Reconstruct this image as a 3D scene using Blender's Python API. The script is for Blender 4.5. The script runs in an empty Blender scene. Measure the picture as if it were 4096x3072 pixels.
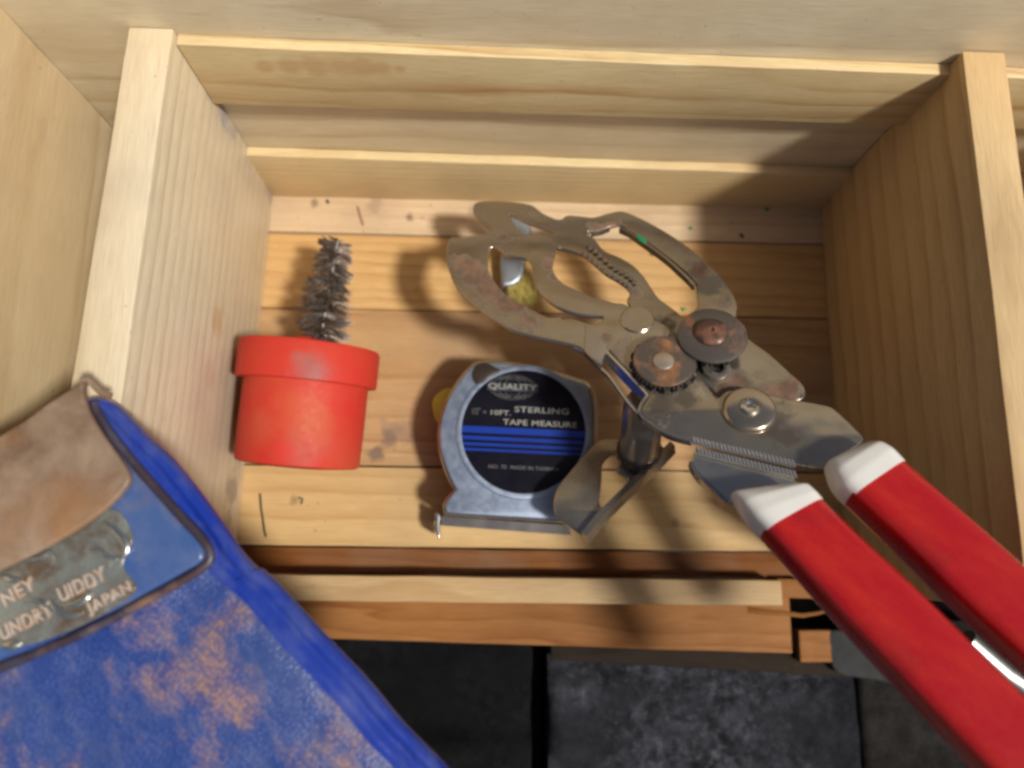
import bpy, bmesh, math, random
from mathutils import Vector, Matrix, noise
import numpy as np
random.seed(7)
S = bpy.context.scene
MM = 0.001
# ---------------------------------------------------------------- camera
FPX, CX, CY, HC = 2938.0, 2048.0, 1536.0, 300.0
def _n(v): return v / np.linalg.norm(v)
_dn = _n(np.array([(1970 - CX) / FPX, (2162 - CY) / FPX, 1.0]))
_dy = np.array([(2450 - CX) / FPX, (-12200 - CY) / FPX, 1.0])
_up = -_dn
_dy = _n(_dy - _up * np.dot(_dy, _up))
_dx = np.cross(_dy, _up)
_a = 0.0165
_dx, _dy = _dx * math.cos(_a) + _dy * math.sin(_a), _dy * math.cos(_a) - _dx * math.sin(_a)
RW = np.stack([_dx, _dy, _up])
CAMPOS = Vector((0, 0, HC))
def ray(px, py):
    return Vector(RW @ np.array([(px - CX) / FPX, (py - CY) / FPX, 1.0]))
cd = bpy.data.cameras.new('camera'); cam = bpy.data.objects.new('camera', cd)
S.collection.objects.link(cam); S.camera = cam
cd.sensor_width = 36.0; cd.lens = FPX / 4096 * 36.0
cd.clip_start = 0.01; cd.clip_end = 50
m = Matrix.Identity(4)
for i in range(3):
    m[i][0] = RW[i][0]; m[i][1] = -RW[i][1]; m[i][2] = -RW[i][2]
m.translation = CAMPOS * MM
cam.matrix_world = m
cd.dof.use_dof = True; cd.dof.focus_distance = 0.232; cd.dof.aperture_fstop = 7.0
# ---------------------------------------------------------------- world, sun, exposure
SUN = Vector((-0.56, 0.30, -1.0)).normalized()
w = bpy.data.worlds.new('World'); S.world = w; w.use_nodes = True
nt = w.node_tree; bg = nt.nodes['Background']
sk = nt.nodes.new('ShaderNodeTexSky'); sk.sky_type = 'NISHITA'; sk.sun_disc = False
sk.sun_elevation = math.asin(-SUN.z); sk.sun_rotation = math.atan2(-SUN.x, -SUN.y)
sk.air_density = 0.6; sk.dust_density = 4.0; sk.ozone_density = 0.4
nt.links.new(sk.outputs[0], bg.inputs[0]); bg.inputs[1].default_value = 0.054
sl = bpy.data.lights.new('sun', 'SUN'); sl.energy = 3.7; sl.angle = math.radians(6); sl.color = (1.0, 0.965, 0.89)
so = bpy.data.objects.new('sun', sl); S.collection.objects.link(so)
so.rotation_euler = SUN.to_track_quat('-Z', 'Y').to_euler(); so.location = -SUN * 2
S.view_settings.view_transform = 'Standard'; S.view_settings.look = 'None'
S.view_settings.exposure = 0.12; S.view_settings.gamma = 1.0
S.cycles.filter_width = 2.9
S.render.resolution_x = 1024; S.render.resolution_y = 768

# ---------------------------------------------------------------- helpers
WM = {}
COL = S.collection
def link(o, mat4, parent=None):
    COL.objects.link(o)
    WM[o.name] = mat4.copy()
    if parent:
        o.parent = parent
        o.matrix_parent_inverse = WM[parent.name].inverted()
        o.matrix_basis = mat4
        # basis is applied after the inverse: world = parent * inverse * basis
    else:
        o.matrix_basis = mat4
    return o
def tag(o, label=None, cat=None, group=None, kind=None):
    if label: o['label'] = label
    if cat: o['category'] = cat
    if group: o['group'] = group
    if kind: o['kind'] = kind
    return o
def thing(name, label, cat, loc, group=None):
    o = bpy.data.objects.new(name, None); o.empty_display_size = 0.01
    link(o, Matrix.Translation(Vector(loc) * MM))
    return tag(o, label, cat, group)
def smooth_by_angle(me, ang=35):
    bm = bmesh.new(); bm.from_mesh(me)
    for f in bm.faces: f.smooth = True
    for e in bm.edges:
        e.smooth = not (len(e.link_faces) == 2 and e.calc_face_angle(0) > math.radians(ang))
    bm.to_mesh(me); bm.free()
class Frame:
    """a plane in the scene (millimetres), with its own axes"""
    def __init__(s, o, n, u=(1, 0, 0)):
        s.o = Vector(o); s.n = Vector(n).normalized()
        u = Vector(u); s.u = (u - s.n * u.dot(s.n)).normalized(); s.v = s.n.cross(s.u)
    def at(s, px, py, h=0.0):
        d = ray(px, py); t = ((s.o + s.n * h) - CAMPOS).dot(s.n) / d.dot(s.n)
        return CAMPOS + d * t
    def loc(s, p):
        q = Vector(p) - s.o; return q.dot(s.u), q.dot(s.v)
    def mat(s, p):
        r = Matrix.Identity(4)
        for i in range(3):
            r[i][0] = s.u[i]; r[i][1] = s.v[i]; r[i][2] = s.n[i]
        r.translation = Vector(p) * MM
        return r
def flat(z): return Frame((0, 0, z), (0, 0, 1))
def spline(pts, n=4, closed=True, sharp=()):
    out = []; N = len(pts); P = [Vector(p) for p in pts]
    rng = range(N) if closed else range(N - 1)
    for i in rng:
        p0, p1, p2, p3 = P[i - 1] if (closed or i > 0) else P[0], P[i], P[(i + 1) % N], P[(i + 2) % N] if (closed or i + 2 < N) else P[-1]
        m1 = (p2 - p0) * 0.5; m2 = (p3 - p1) * 0.5
        if i in sharp: m1 = p2 - p1
        if (i + 1) % N in sharp: m2 = p2 - p1
        L = (p2 - p1).length
        if m1.length > L * 1.2: m1 *= L * 1.2 / m1.length
        if m2.length > L * 1.2: m2 *= L * 1.2 / m2.length
        for k in range(n):
            t = k / n
            out.append(p1 * (2*t**3 - 3*t**2 + 1) + m1 * (t**3 - 2*t**2 + t) + p2 * (-2*t**3 + 3*t**2) + m2 * (t**3 - t**2))
    if not closed: out.append(P[-1])
    return out
def mesh_obj(name, me, mat4, material, parent=None, ang=35):
    smooth_by_angle(me, ang)
    o = bpy.data.objects.new(name, me)
    if material: me.materials.clear(); me.materials.append(material)
    return link(o, mat4, parent)
def curve_mesh(loops, thick, bevel, res=2):
    cu = bpy.data.curves.new('tmp', 'CURVE'); cu.dimensions = '2D'; cu.fill_mode = 'BOTH'
    cu.extrude = max(thick / 2 - bevel, 0.0001) * MM; cu.bevel_depth = bevel * MM; cu.bevel_resolution = res; cu.offset = -bevel * MM
    for L in loops:
        sp = cu.splines.new('POLY'); sp.points.add(len(L) - 1); sp.use_cyclic_u = True
        for k, p in enumerate(L): sp.points[k].co = (p[0] * MM, p[1] * MM, 0, 1)
    o = bpy.data.objects.new('tmp', cu); COL.objects.link(o)
    dg = bpy.context.evaluated_depsgraph_get()
    me = bpy.data.meshes.new_from_object(o.evaluated_get(dg)); bpy.data.objects.remove(o); bpy.data.curves.remove(cu)
    bm = bmesh.new(); bm.from_mesh(me); bmesh.ops.remove_doubles(bm, verts=bm.verts, dist=1e-6); bm.to_mesh(me); bm.free()
    return me
def slab(name, fr, outer, mat, parent=None, h=0.0, thick=1.0, bevel=0.2, holes=(), sm=4, sharp=(), res=2, world=False):
    """plate in plane fr whose TOP lies at height h; outlines given as photo points"""
    def conv(L, shp=()):
        if world: q = [Vector(p).to_2d() for p in L]
        else: q = [Vector(fr.loc(fr.at(p[0], p[1], h))) for p in L]
        return spline(q, sm, True, shp) if sm > 1 else q
    loops = [conv(outer, sharp)] + [conv(x) for x in holes]
    c = sum(loops[0], Vector((0, 0))) / len(loops[0])
    loops = [[p - c for p in L] for L in loops]
    me = curve_mesh(loops, thick, bevel, res); me.name = name
    wp = fr.o + fr.u * c.x + fr.v * c.y + fr.n * (h - thick / 2)
    return mesh_obj(name, me, fr.mat(wp), mat, parent)
def bm_obj(name, bm, origin, mat, parent=None, ang=35, frame=None):
    """bm in millimetre world coordinates (or local if frame) -> object with its origin at `origin`"""
    M = frame.mat(origin) if frame else Matrix.Translation(Vector(origin) * MM)
    bmesh.ops.recalc_face_normals(bm, faces=bm.faces)
    for v in bm.verts:
        v.co = (v.co * MM) if frame else (v.co - Vector(origin)) * MM
    me = bpy.data.meshes.new(name); bm.to_mesh(me); bm.free()
    return mesh_obj(name, me, M, mat, parent, ang)
def hexa(bm, P):
    """P: 8 corners, bottom 4 then top 4"""
    v = [bm.verts.new(p) for p in P]
    for f in ((0, 3, 2, 1), (4, 5, 6, 7), (0, 1, 5, 4), (1, 2, 6, 5), (2, 3, 7, 6), (3, 0, 4, 7)): bm.faces.new([v[i] for i in f])
def plank(name, P, mat, parent, bevel=0.5, wob=0.25, cuts=14, seed=0):
    """board from 8 corners: edges eased, faces very slightly uneven"""
    bm = bmesh.new(); hexa(bm, [Vector(p) for p in P])
    bmesh.ops.recalc_face_normals(bm, faces=bm.faces)
    bmesh.ops.bevel(bm, geom=list(bm.edges), offset=bevel, segments=2, profile=0.6, affect='EDGES')
    L = sorted(bm.edges, key=lambda e: -e.calc_length())
    mx = L[0].calc_length()
    long = [e for e in bm.edges if e.calc_length() > mx * 0.7]
    bmesh.ops.subdivide_edges(bm, edges=long, cuts=cuts, use_grid_fill=True)
    for v in bm.verts:
        p = v.co * 0.045 + Vector((seed * 9.1, seed * 3.3, 0))
        v.co += Vector((noise.noise(p), noise.noise(p + Vector((31, 0, 0))), noise.noise(p + Vector((0, 57, 0))))) * wob
        v.co += v.normal * noise.noise(v.co * 0.5 + Vector((seed, 0, 0))) * 0.10
    c = sum((v.co for v in bm.verts), Vector()) / len(bm.verts)
    return bm_obj(name, bm, c, mat, parent, 50)
def box8(x0, x1, y0, y1, z0, z1):
    return [(x0, y0, z0), (x1, y0, z0), (x1, y1, z0), (x0, y1, z0), (x0, y0, z1), (x1, y0, z1), (x1, y1, z1), (x0, y1, z1)]
def lathe(name, fr, cpt, prof, mat, parent, seg=48, ecc=1.0):
    """turned part about the normal of fr at world point cpt; prof = (radius, height)"""
    bm = bmesh.new(); rings = []
    for r, z in prof:
        if r < 1e-6: rings.append([bm.verts.new((0, 0, z))])
        else: rings.append([bm.verts.new((r * math.cos(2*math.pi*k/seg) * ecc, r * math.sin(2*math.pi*k/seg), z)) for k in range(seg)])
    for a, b in zip(rings, rings[1:]):
        for k in range(seg):
            k2 = (k + 1) % seg
            if len(a) == 1 and len(b) == 1: continue
            if len(a) == 1: bm.faces.new((a[0], b[k], b[k2]))
            elif len(b) == 1: bm.faces.new((a[k], a[k2], b[0]))
            else: bm.faces.new((a[k], a[k2], b[k2], b[k]))
    return bm_obj(name, bm, cpt, mat, parent, 35, fr)
def tube_bm(bm, pts, rad, seg=8, flatten=1.0):
    pts = [Vector(p) for p in pts]; rings = []
    for i, p in enumerate(pts):
        t = (pts[min(i + 1, len(pts) - 1)] - pts[max(i - 1, 0)]).normalized()
        a = t.cross(Vector((0, 0, 1)))
        if a.length < 1e-3: a = t.cross(Vector((1, 0, 0)))
        a.normalize(); b = a.cross(t)
        r = rad(i / (len(pts) - 1)) if callable(rad) else rad
        rings.append([bm.verts.new(p + a * (r * math.cos(2*math.pi*k/seg)) + b * (r * flatten * math.sin(2*math.pi*k/seg))) for k in range(seg)])
    for A, B in zip(rings, rings[1:]):
        for k in range(seg): bm.faces.new((A[k], A[(k+1) % seg], B[(k+1) % seg], B[k]))
    bm.faces.new(rings[0][::-1]); bm.faces.new(rings[-1])
def tube(name, pts, rad, mat, parent=None, seg=8, flatten=1.0):
    bm = bmesh.new(); tube_bm(bm, pts, rad, seg, flatten)
    c = sum((Vector(p) for p in pts), Vector()) / len(pts)
    return bm_obj(name, bm, c, mat, parent, 60)
def text(name, body, fr, c, width, height, rot, mat, parent, ext=0.15, h=0.0, bold=0.0, spacing=1.0, shear=0.0):
    cu = bpy.data.curves.new('tmp', 'FONT'); cu.body = body; cu.size = 1; cu.align_x = 'CENTER'; cu.align_y = 'CENTER'
    cu.offset = bold; cu.space_character = spacing; cu.shear = shear; cu.resolution_u = 3
    o = bpy.data.objects.new('tmp', cu); COL.objects.link(o)
    me = bpy.data.meshes.new_from_object(o.evaluated_get(bpy.context.evaluated_depsgraph_get()))
    bpy.data.objects.remove(o); bpy.data.curves.remove(cu)
    bm = bmesh.new(); bm.from_mesh(me)
    bmesh.ops.remove_doubles(bm, verts=bm.verts, dist=1e-5)
    xs = [v.co.x for v in bm.verts]; ys = [v.co.y for v in bm.verts]
    sx = width / (max(xs) - min(xs)); sy = height / (max(ys) - min(ys)); mx = (max(xs)+min(xs))/2; my = (max(ys)+min(ys))/2
    r = bmesh.ops.extrude_face_region(bm, geom=list(bm.faces))
    up = [g for g in r['geom'] if isinstance(g, bmesh.types.BMVert)]
    for v in bm.verts: v.co = Vector(((v.co.x - mx) * sx, (v.co.y - my) * sy, 0))
    for v in up: v.co.z = ext
    for v in bm.verts:
        x, y = v.co.x, v.co.y
        v.co.x = x * math.cos(rot) - y * math.sin(rot); v.co.y = x * math.sin(rot) + y * math.cos(rot)
    return bm_obj(name, bm, Vector(c) + fr.n * h, mat, parent, 35, fr)

# ---------------------------------------------------------------- materials
class NT:
    def __init__(s, name):
        s.m = bpy.data.materials.new(name); s.m.use_nodes = True; s.t = s.m.node_tree
        s.b = s.t.nodes['Principled BSDF']
    def n(s, typ, **kw):
        o = s.t.nodes.new(typ)
        for k, v in kw.items(): setattr(o, k, v)
        return o
    def l(s, a, b): s.t.links.new(a, b)
    def val(s, sock, v):
        if hasattr(v, 'is_output') or hasattr(v, 'links'): s.l(v, sock)
        else: sock.default_value = v
    def coord(s, scale=1000.0, rot=(0, 0, 0), loc=(0, 0, 0), stretch=(1, 1, 1)):
        c = s.n('ShaderNodeTexCoord'); mp = s.n('ShaderNodeMapping')
        mp.inputs['Scale'].default_value = [scale * k for k in stretch]; mp.inputs['Rotation'].default_value = rot; mp.inputs['Location'].default_value = loc
        if any(rot):
            mp.vector_type = 'TEXTURE'; mp.inputs['Scale'].default_value = [1 / (scale * k) for k in stretch]
        s.l(c.outputs['Object'], mp.inputs[0]); return mp.outputs[0]
    def noise(s, vec, scale, detail=4, rough=0.55, dist=0.0, out=0):
        o = s.n('ShaderNodeTexNoise'); s.l(vec, o.inputs['Vector'])
        o.inputs['Scale'].default_value = scale; o.inputs['Detail'].default_value = detail; o.inputs['Roughness'].default_value = rough; o.inputs['Distortion'].default_value = dist
        return o.outputs[out]
    def ramp(s, fac, stops, interp='LINEAR'):
        o = s.n('ShaderNodeValToRGB'); o.color_ramp.interpolation = interp
        e = o.color_ramp.elements
        while len(e) < len(stops): e.new(0.5)
        for el, (p, c) in zip(e, stops):
            el.position = p; el.color = (c if len(c) == 4 else (*c, 1)) if hasattr(c, '__len__') else (c, c, c, 1)
        s.l(fac, o.inputs[0]); return o.outputs[0]
    def mix(s, fac, a, b, mode='MIX'):
        o = s.n('ShaderNodeMix', data_type='RGBA', blend_type=mode)
        for sock, v in ((o.inputs[0], fac), (o.inputs[6], a), (o.inputs[7], b)):
            if hasattr(v, 'links'): s.l(v, sock)
            else: sock.default_value = v if not hasattr(v, '__len__') or len(v) == 4 else (*v, 1)
        return o.outputs[2]
    def math(s, op, a, b=0.0, c=0.0):
        o = s.n('ShaderNodeMath', operation=op)
        for i, v in enumerate((a, b, c)):
            if hasattr(v, 'links'): s.l(v, o.inputs[i])
            else: o.inputs[i].default_value = v
        return o.outputs[0]
    def bump(s, hgt, dist, strength=1.0, prev=None):
        o = s.n('ShaderNodeBump'); o.inputs['Distance'].default_value = dist * MM; o.inputs['Strength'].default_value = strength
        s.l(hgt, o.inputs['Height'])
        if prev: s.l(prev, o.inputs['Normal'])
        s.l(o.outputs[0], s.b.inputs['Normal']); return o.outputs[0]
    def stain(s, col, L, nscale=.12, spread=2.6, soft=.55):
        """stains with a place of their own: (point in mm, radius, colour, amount)"""
        if not L: return col
        ge = s.n('ShaderNodeNewGeometry'); V = s.coord()
        nz = s.math('MULTIPLY', s.math('SUBTRACT', s.noise(V, nscale, 5, .65), .5), spread)
        for (p, r, c, am) in L:
            vd = s.n('ShaderNodeVectorMath', operation='DISTANCE'); s.l(ge.outputs['Position'], vd.inputs[0]); vd.inputs[1].default_value = Vector(p) * MM
            q = s.math('ADD', s.math('DIVIDE', vd.outputs['Value'], r * MM), nz)
            col = s.mix(s.ramp(q, [(1 - soft, am), (1.0, 0.0)]), col, c)
        return col
    def set(s, **kw):
        for k, v in kw.items():
            sock = s.b.inputs[k]
            if hasattr(v, 'links'): s.l(v, sock)
            else: sock.default_value = (*v, 1) if hasattr(v, '__len__') and len(v) == 3 else v
        return s.m
def wood(name, axis='X', pith=(0, 0), ring=4.0, seed=0, pale=(.66, .49, .27), late=(.43, .25, .10), late_amt=0.7, tilt=0.03, dirt=0.25, wav=1.0, rough=0.5, spots=0.3, dirtcol=(.23, .18, .13), spec=.35, marks=(), mspread=2.6):
    """pine: rings round a pith line parallel to the board, wavy, with stains and pores"""
    k = NT(name)
    c = k.n('ShaderNodeTexCoord'); mp = k.n('ShaderNodeMapping'); mp.vector_type = 'POINT'
    mp.inputs['Scale'].default_value = (1000,) * 3
    mp.inputs['Location'].default_value = (seed * 13.7, seed * 7.1, seed * 3.9)
    k.l(c.outputs['Object'], mp.inputs[0]); V = mp.outputs[0]
    mp2 = k.n('ShaderNodeMapping'); mp2.inputs['Scale'].default_value = (1000,) * 3
    mp2.inputs['Rotation'].default_value = (tilt, tilt * 0.7, tilt) ; k.l(c.outputs['Object'], mp2.inputs[0])
    sep = k.n('ShaderNodeSeparateXYZ'); k.l(mp2.outputs[0], sep.inputs[0])
    ax = 'XYZ'.index(axis); oth = [i for i in range(3) if i != ax]
    st = [1, 1, 1]; st[ax] = 0.14
    ms = k.n('ShaderNodeMapping'); ms.inputs['Scale'].default_value = st; k.l(V, ms.inputs[0])
    nz = k.noise(ms.outputs[0], 0.045, 3, 0.5); nz2 = k.noise(ms.outputs[0], 0.35, 3, 0.6)
    du = k.math('ADD', sep.outputs[oth[0]], -pith[0]); dv = k.math('ADD', sep.outputs[oth[1]], -pith[1])
    r = k.math('SQRT', k.math('ADD', k.math('MULTIPLY', du, du), k.math('MULTIPLY', dv, dv)))
    r = k.math('ADD', r, k.math('MULTIPLY', nz, 26 * wav)); r = k.math('ADD', r, k.math('MULTIPLY', nz2, 2.2 * wav))
    fr = k.math('FRACT', k.math('DIVIDE', r, ring))
    ringv = k.ramp(fr, [(0, 0.0), (0.35, 0.10), (0.72, 0.55), (0.88, 1.0), (1.0, 0.0)])
    irr = k.ramp(k.noise(ms.outputs[0], 0.12, 2), [(0.3, 0.25), (0.75, 1.0)])
    fac = k.math('MULTIPLY', k.math('MULTIPLY', ringv, irr), late_amt)
    col = k.mix(fac, pale, late)
    st2 = [6, 6, 6]; st2[ax] = 0.12
    mf = k.n('ShaderNodeMapping'); mf.inputs['Scale'].default_value = st2; k.l(V, mf.inputs[0])
    fib = k.noise(mf.outputs[0], 0.8, 3, 0.6)
    col = k.mix(k.ramp(fib, [(0.38, 0.0), (0.72, 0.5)]), col, [x * 0.72 for x in late])
    big = k.noise(V, 0.022, 3, 0.6)
    col = k.mix(k.ramp(big, [(0.42, 0.0), (0.72, dirt)]), col, dirtcol)
    tone = k.noise(V, 0.012, 2); col = k.mix(k.ramp(tone, [(0.35, 0.0), (0.7, 0.35)]), col, [min(1, pale[0] * 1.06), pale[1] * .9, pale[2] * .72])
    sp = k.noise(V, 0.55, 2, 0.5); col = k.mix(k.ramp(sp, [(0.70, 0.0), (0.78, spots)]), col, (.10, .07, .05))
    col = k.stain(col, marks, .12 if mspread > 2 else .05, mspread)
    k.set(**{'Base Color': col, 'Roughness': k.ramp(fib, [(0.2, rough), (0.8, rough + .15)])})
    k.b.inputs['Specular IOR Level'].default_value = spec
    b = k.bump(fib, 0.12, 0.6); k.bump(fac, 0.12, 0.5, b)
    return k.m
def plain(name, col, rough=0.5, metal=0.0, bumps=0.0, bscale=1.0, var=0.0, coat=0.0, spec=0.5, col2=None, vscale=0.15):
    k = NT(name); V = k.coord()
    c = col
    if var:
        c = k.mix(k.ramp(k.noise(V, vscale, 5, 0.6), [(0.35, 0.0), (0.7, var)]), col, col2 or [x * 0.5 for x in col])
    k.set(**{'Base Color': c, 'Roughness': rough, 'Metallic': metal, 'Coat Weight': coat, 'Specular IOR Level': spec})
    if bumps: k.bump(k.noise(V, bscale, 3), bumps)
    return k.m
def worn_metal(name, base, rust=0.4, rough=0.3, rustcol=(.24, .09, .035), seed=0, grime=0.4, scale=0.08, thr=0.52, grimecol=(.11, .08, .055), isl=(), dark=()):
    """nickel plate with a film of grime and islands of rust"""
    k = NT(name); V = k.coord(loc=(seed * 7.7, seed * 3.1, 0))
    n1 = k.noise(V, scale, 4, 0.55, 0.4); n2 = k.noise(V, scale * 5, 5, 0.65); n3 = k.noise(V, 0.05, 3)
    a = k.ramp(n1, [(thr, 0.0), (thr + 0.12, 1.0)])
    a = k.math('MULTIPLY', a, k.ramp(n2, [(0.3, 0.4), (0.55, 1.0)])); a = k.math('MULTIPLY', a, rust)
    def islands(L):
        tot = None
        if not L: return None
        ge = k.n('ShaderNodeNewGeometry')
        for (p, r) in L:
            vd = k.n('ShaderNodeVectorMath', operation='DISTANCE'); k.l(ge.outputs['Position'], vd.inputs[0]); vd.inputs[1].default_value = Vector(p) * MM
            q = k.math('ADD', k.math('DIVIDE', vd.outputs['Value'], r * MM), k.math('MULTIPLY', k.math('SUBTRACT', n1, .5), 3.2))
            q = k.math('ADD', q, k.math('MULTIPLY', k.math('SUBTRACT', n2, .5), 1.0))
            q = k.ramp(q, [(.45, 1.0), (1.15, 0.0)]); tot = q if tot is None else k.math('MAXIMUM', tot, q)
        return tot
    ia = islands(isl)
    if ia is not None: a = k.math('MAXIMUM', a, k.math('MULTIPLY', k.math('MULTIPLY', ia, .9), k.ramp(n2, [(.2, .7), (.6, 1.0)])))
    g = k.math('MULTIPLY', k.ramp(n3, [(0.3, 0.15), (0.75, 1.0)]), grime)
    rc = k.mix(k.ramp(k.noise(V, scale * 2.2, 4, .6), [(.35, 0), (.65, 1)]), [x * .45 for x in rustcol], [min(1, x * 1.5) for x in rustcol])
    idk = islands(dark)
    col = k.mix(g, base, grimecol)
    if idk is not None: col = k.mix(k.math('MULTIPLY', idk, .85), col, (.075, .06, .05)); g = k.math('MAXIMUM', g, idk)
    col = k.mix(a, col, rc)
    k.set(**{'Base Color': col})
    k.l(k.math('SUBTRACT', .97, k.math('MAXIMUM', k.math('MULTIPLY', a, 0.9), k.math('MULTIPLY', g, 0.5))), k.b.inputs['Metallic'])
    rr = k.math('ADD', k.math('MULTIPLY', n2, 0.10), rough - 0.05); rr = k.math('ADD', rr, k.math('MULTIPLY', a, 0.45))
    k.l(rr, k.b.inputs['Roughness'])
    st = k.coord(stretch=(.3, 3, 3), rot=(0, 0, 0.7), loc=(seed, 0, 0))
    b = k.bump(k.noise(st, 0.5, 2), 0.01, 0.25); b = k.bump(k.noise(V, 0.045, 2), 1.6, 0.55, b); k.bump(a, 0.06, 0.5, b)
    return k.m

# ================================================================ GROUND AND BLOCKS
def concrete(name, a, b, seed, speck=(.42, .44, .47)):
    k = NT(name); V = k.coord(loc=(seed * 11, seed * 5, 0))
    n = k.noise(V, 0.10, 6, 0.7); n2 = k.noise(V, 0.3, 6, 0.75); n3 = k.noise(V, 1.6, 3, 0.6); nb = k.noise(V, .018, 3, .6)
    col = k.mix(k.math('MULTIPLY', k.ramp(n, [(0.38, 0.0), (0.62, 1.0)]), k.ramp(nb, [(.35, .25), (.6, 1)])), a, b)
    col = k.mix(k.math('MULTIPLY', k.ramp(n2, [(0.50, 0.0), (0.74, 0.6)]), k.ramp(nb, [(.35, .1), (.6, 1)])), col, speck)
    col = k.mix(k.ramp(n2, [(0.30, 0.6), (0.42, 0.0)]), col, (.012, .010, .010))
    col = k.mix(k.ramp(n3, [(0.32, 0.5), (0.5, 0.0)]), col, (.010, .010, .010))
    k.set(**{'Base Color': col, 'Roughness': 0.9, 'Specular IOR Level': .05})
    b1 = k.bump(n2, 0.8, 0.7); k.bump(n3, 0.3, 0.6, b1)
    return k.m
bm = bmesh.new(); bmesh.ops.create_grid(bm, x_segments=60, y_segments=60, size=900)
for v in bm.verts: v.co.z = -92 + 3 * noise.noise(v.co * 0.02)
g = bm_obj('ground', bm, (0, 0, -92), concrete('soil', (.05, .042, .035), (.09, .075, .06), 3, (.12, .11, .10))); tag(g, kind='structure')
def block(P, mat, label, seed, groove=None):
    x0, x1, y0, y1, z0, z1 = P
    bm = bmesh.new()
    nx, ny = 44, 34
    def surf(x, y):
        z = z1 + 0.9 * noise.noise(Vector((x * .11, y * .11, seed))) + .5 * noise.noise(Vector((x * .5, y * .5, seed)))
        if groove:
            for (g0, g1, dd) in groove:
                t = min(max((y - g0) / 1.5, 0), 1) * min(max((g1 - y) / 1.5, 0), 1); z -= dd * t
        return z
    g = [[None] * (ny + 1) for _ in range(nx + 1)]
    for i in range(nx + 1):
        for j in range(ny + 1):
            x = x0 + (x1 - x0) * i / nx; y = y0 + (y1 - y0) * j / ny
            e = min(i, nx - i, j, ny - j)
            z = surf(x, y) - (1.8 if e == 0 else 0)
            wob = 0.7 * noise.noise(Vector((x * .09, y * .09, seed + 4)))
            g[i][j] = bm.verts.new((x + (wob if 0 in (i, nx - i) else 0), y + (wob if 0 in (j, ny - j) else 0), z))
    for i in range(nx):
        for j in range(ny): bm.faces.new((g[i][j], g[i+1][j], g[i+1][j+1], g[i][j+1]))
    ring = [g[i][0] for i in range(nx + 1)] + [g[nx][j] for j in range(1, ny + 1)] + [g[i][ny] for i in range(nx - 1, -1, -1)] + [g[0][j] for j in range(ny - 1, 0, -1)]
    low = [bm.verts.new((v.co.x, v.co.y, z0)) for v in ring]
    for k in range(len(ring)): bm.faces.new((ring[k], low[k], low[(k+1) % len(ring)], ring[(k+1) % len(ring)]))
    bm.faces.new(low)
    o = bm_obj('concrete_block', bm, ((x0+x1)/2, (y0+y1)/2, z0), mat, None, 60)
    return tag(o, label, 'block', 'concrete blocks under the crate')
ZB = -34.0
F = flat(ZB)
def W(px, py, z=0.0): return flat(z).at(px, py)
a = W(2195, 2640, ZB); b = W(3425, 2720, ZB)
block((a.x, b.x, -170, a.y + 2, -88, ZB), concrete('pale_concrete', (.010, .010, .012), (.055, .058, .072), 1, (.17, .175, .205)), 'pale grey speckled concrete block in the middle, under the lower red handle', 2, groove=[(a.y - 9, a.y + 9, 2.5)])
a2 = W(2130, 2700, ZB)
block((-190, a2.x, -160, a.y + 14, -88, ZB - 4), concrete('shade_painted_concrete', (.004, .004, .005), (.009, .009, .010), 2, (.016, .016, .016)), 'grooved concrete block with shade in its colour, between the blue pouch and the pale block', 5, groove=[(-84, -60, 5), (-120, -106, 5)])  # near-black colour holds a painted cast shadow as well as dirt
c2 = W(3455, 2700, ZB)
block((c2.x, 270, -190, c2.y + 22, -88, ZB - 6), concrete('brownish_concrete', (.012, .011, .010), (.025, .023, .022), 7, (.045, .042, .04)), 'brownish grey concrete block at the right under both red handles', 9, groove=[(-180, -98, 5)])

# ================================================================ CRATE
XL, XR, YB = -98.5, 143.4, 146.2
crate = thing('wooden_crate', 'open pine crate with two dividers, slatted floor and narrow back rails, holding the tools', 'crate', (20, 60, -8))
def wp(px, py, x=None, y=None, z=None):
    """photo point on the plane x=, y= or z= (mm)"""
    d = ray(px, py)
    if x is not None: t = (x - CAMPOS.x) / d.x
    elif y is not None: t = (y - CAMPOS.y) / d.y
    else: t = (z - CAMPOS.z) / d.z
    return CAMPOS + d * t
w_back = wood('pine_back', 'X', (24, 50), 10, 1, pale=(.76, .68, .49), late=(.48, .34, .18), late_amt=.8, tilt=.045, wav=.8, rough=.36, spec=.6)
w_rail = wood('pine_rail', 'X', (13, 10), 5.6, 2, pale=(.72, .60, .34), late=(.42, .22, .07), late_amt=1.0, tilt=.022, wav=.5, rough=.42, spec=.5, marks=[(wp(px_, py_, y=YB), r_, (.50, .30, .14), .6) for (px_, py_, r_) in [(1060, 268, 4), (1160, 268, 5), (1260, 262, 6), (1360, 262, 6.5), (1450, 268, 6), (1530, 272, 4.5), (1600, 275, 3)]], mspread=1.2)
w_rail2 = wood('pine_lower_rail', 'X', (-3, -45), 3.6, 3, pale=(.70, .56, .31), late=(.46, .29, .12), late_amt=.7, tilt=.008, wav=.3, rough=.42, spec=.5)
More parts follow.
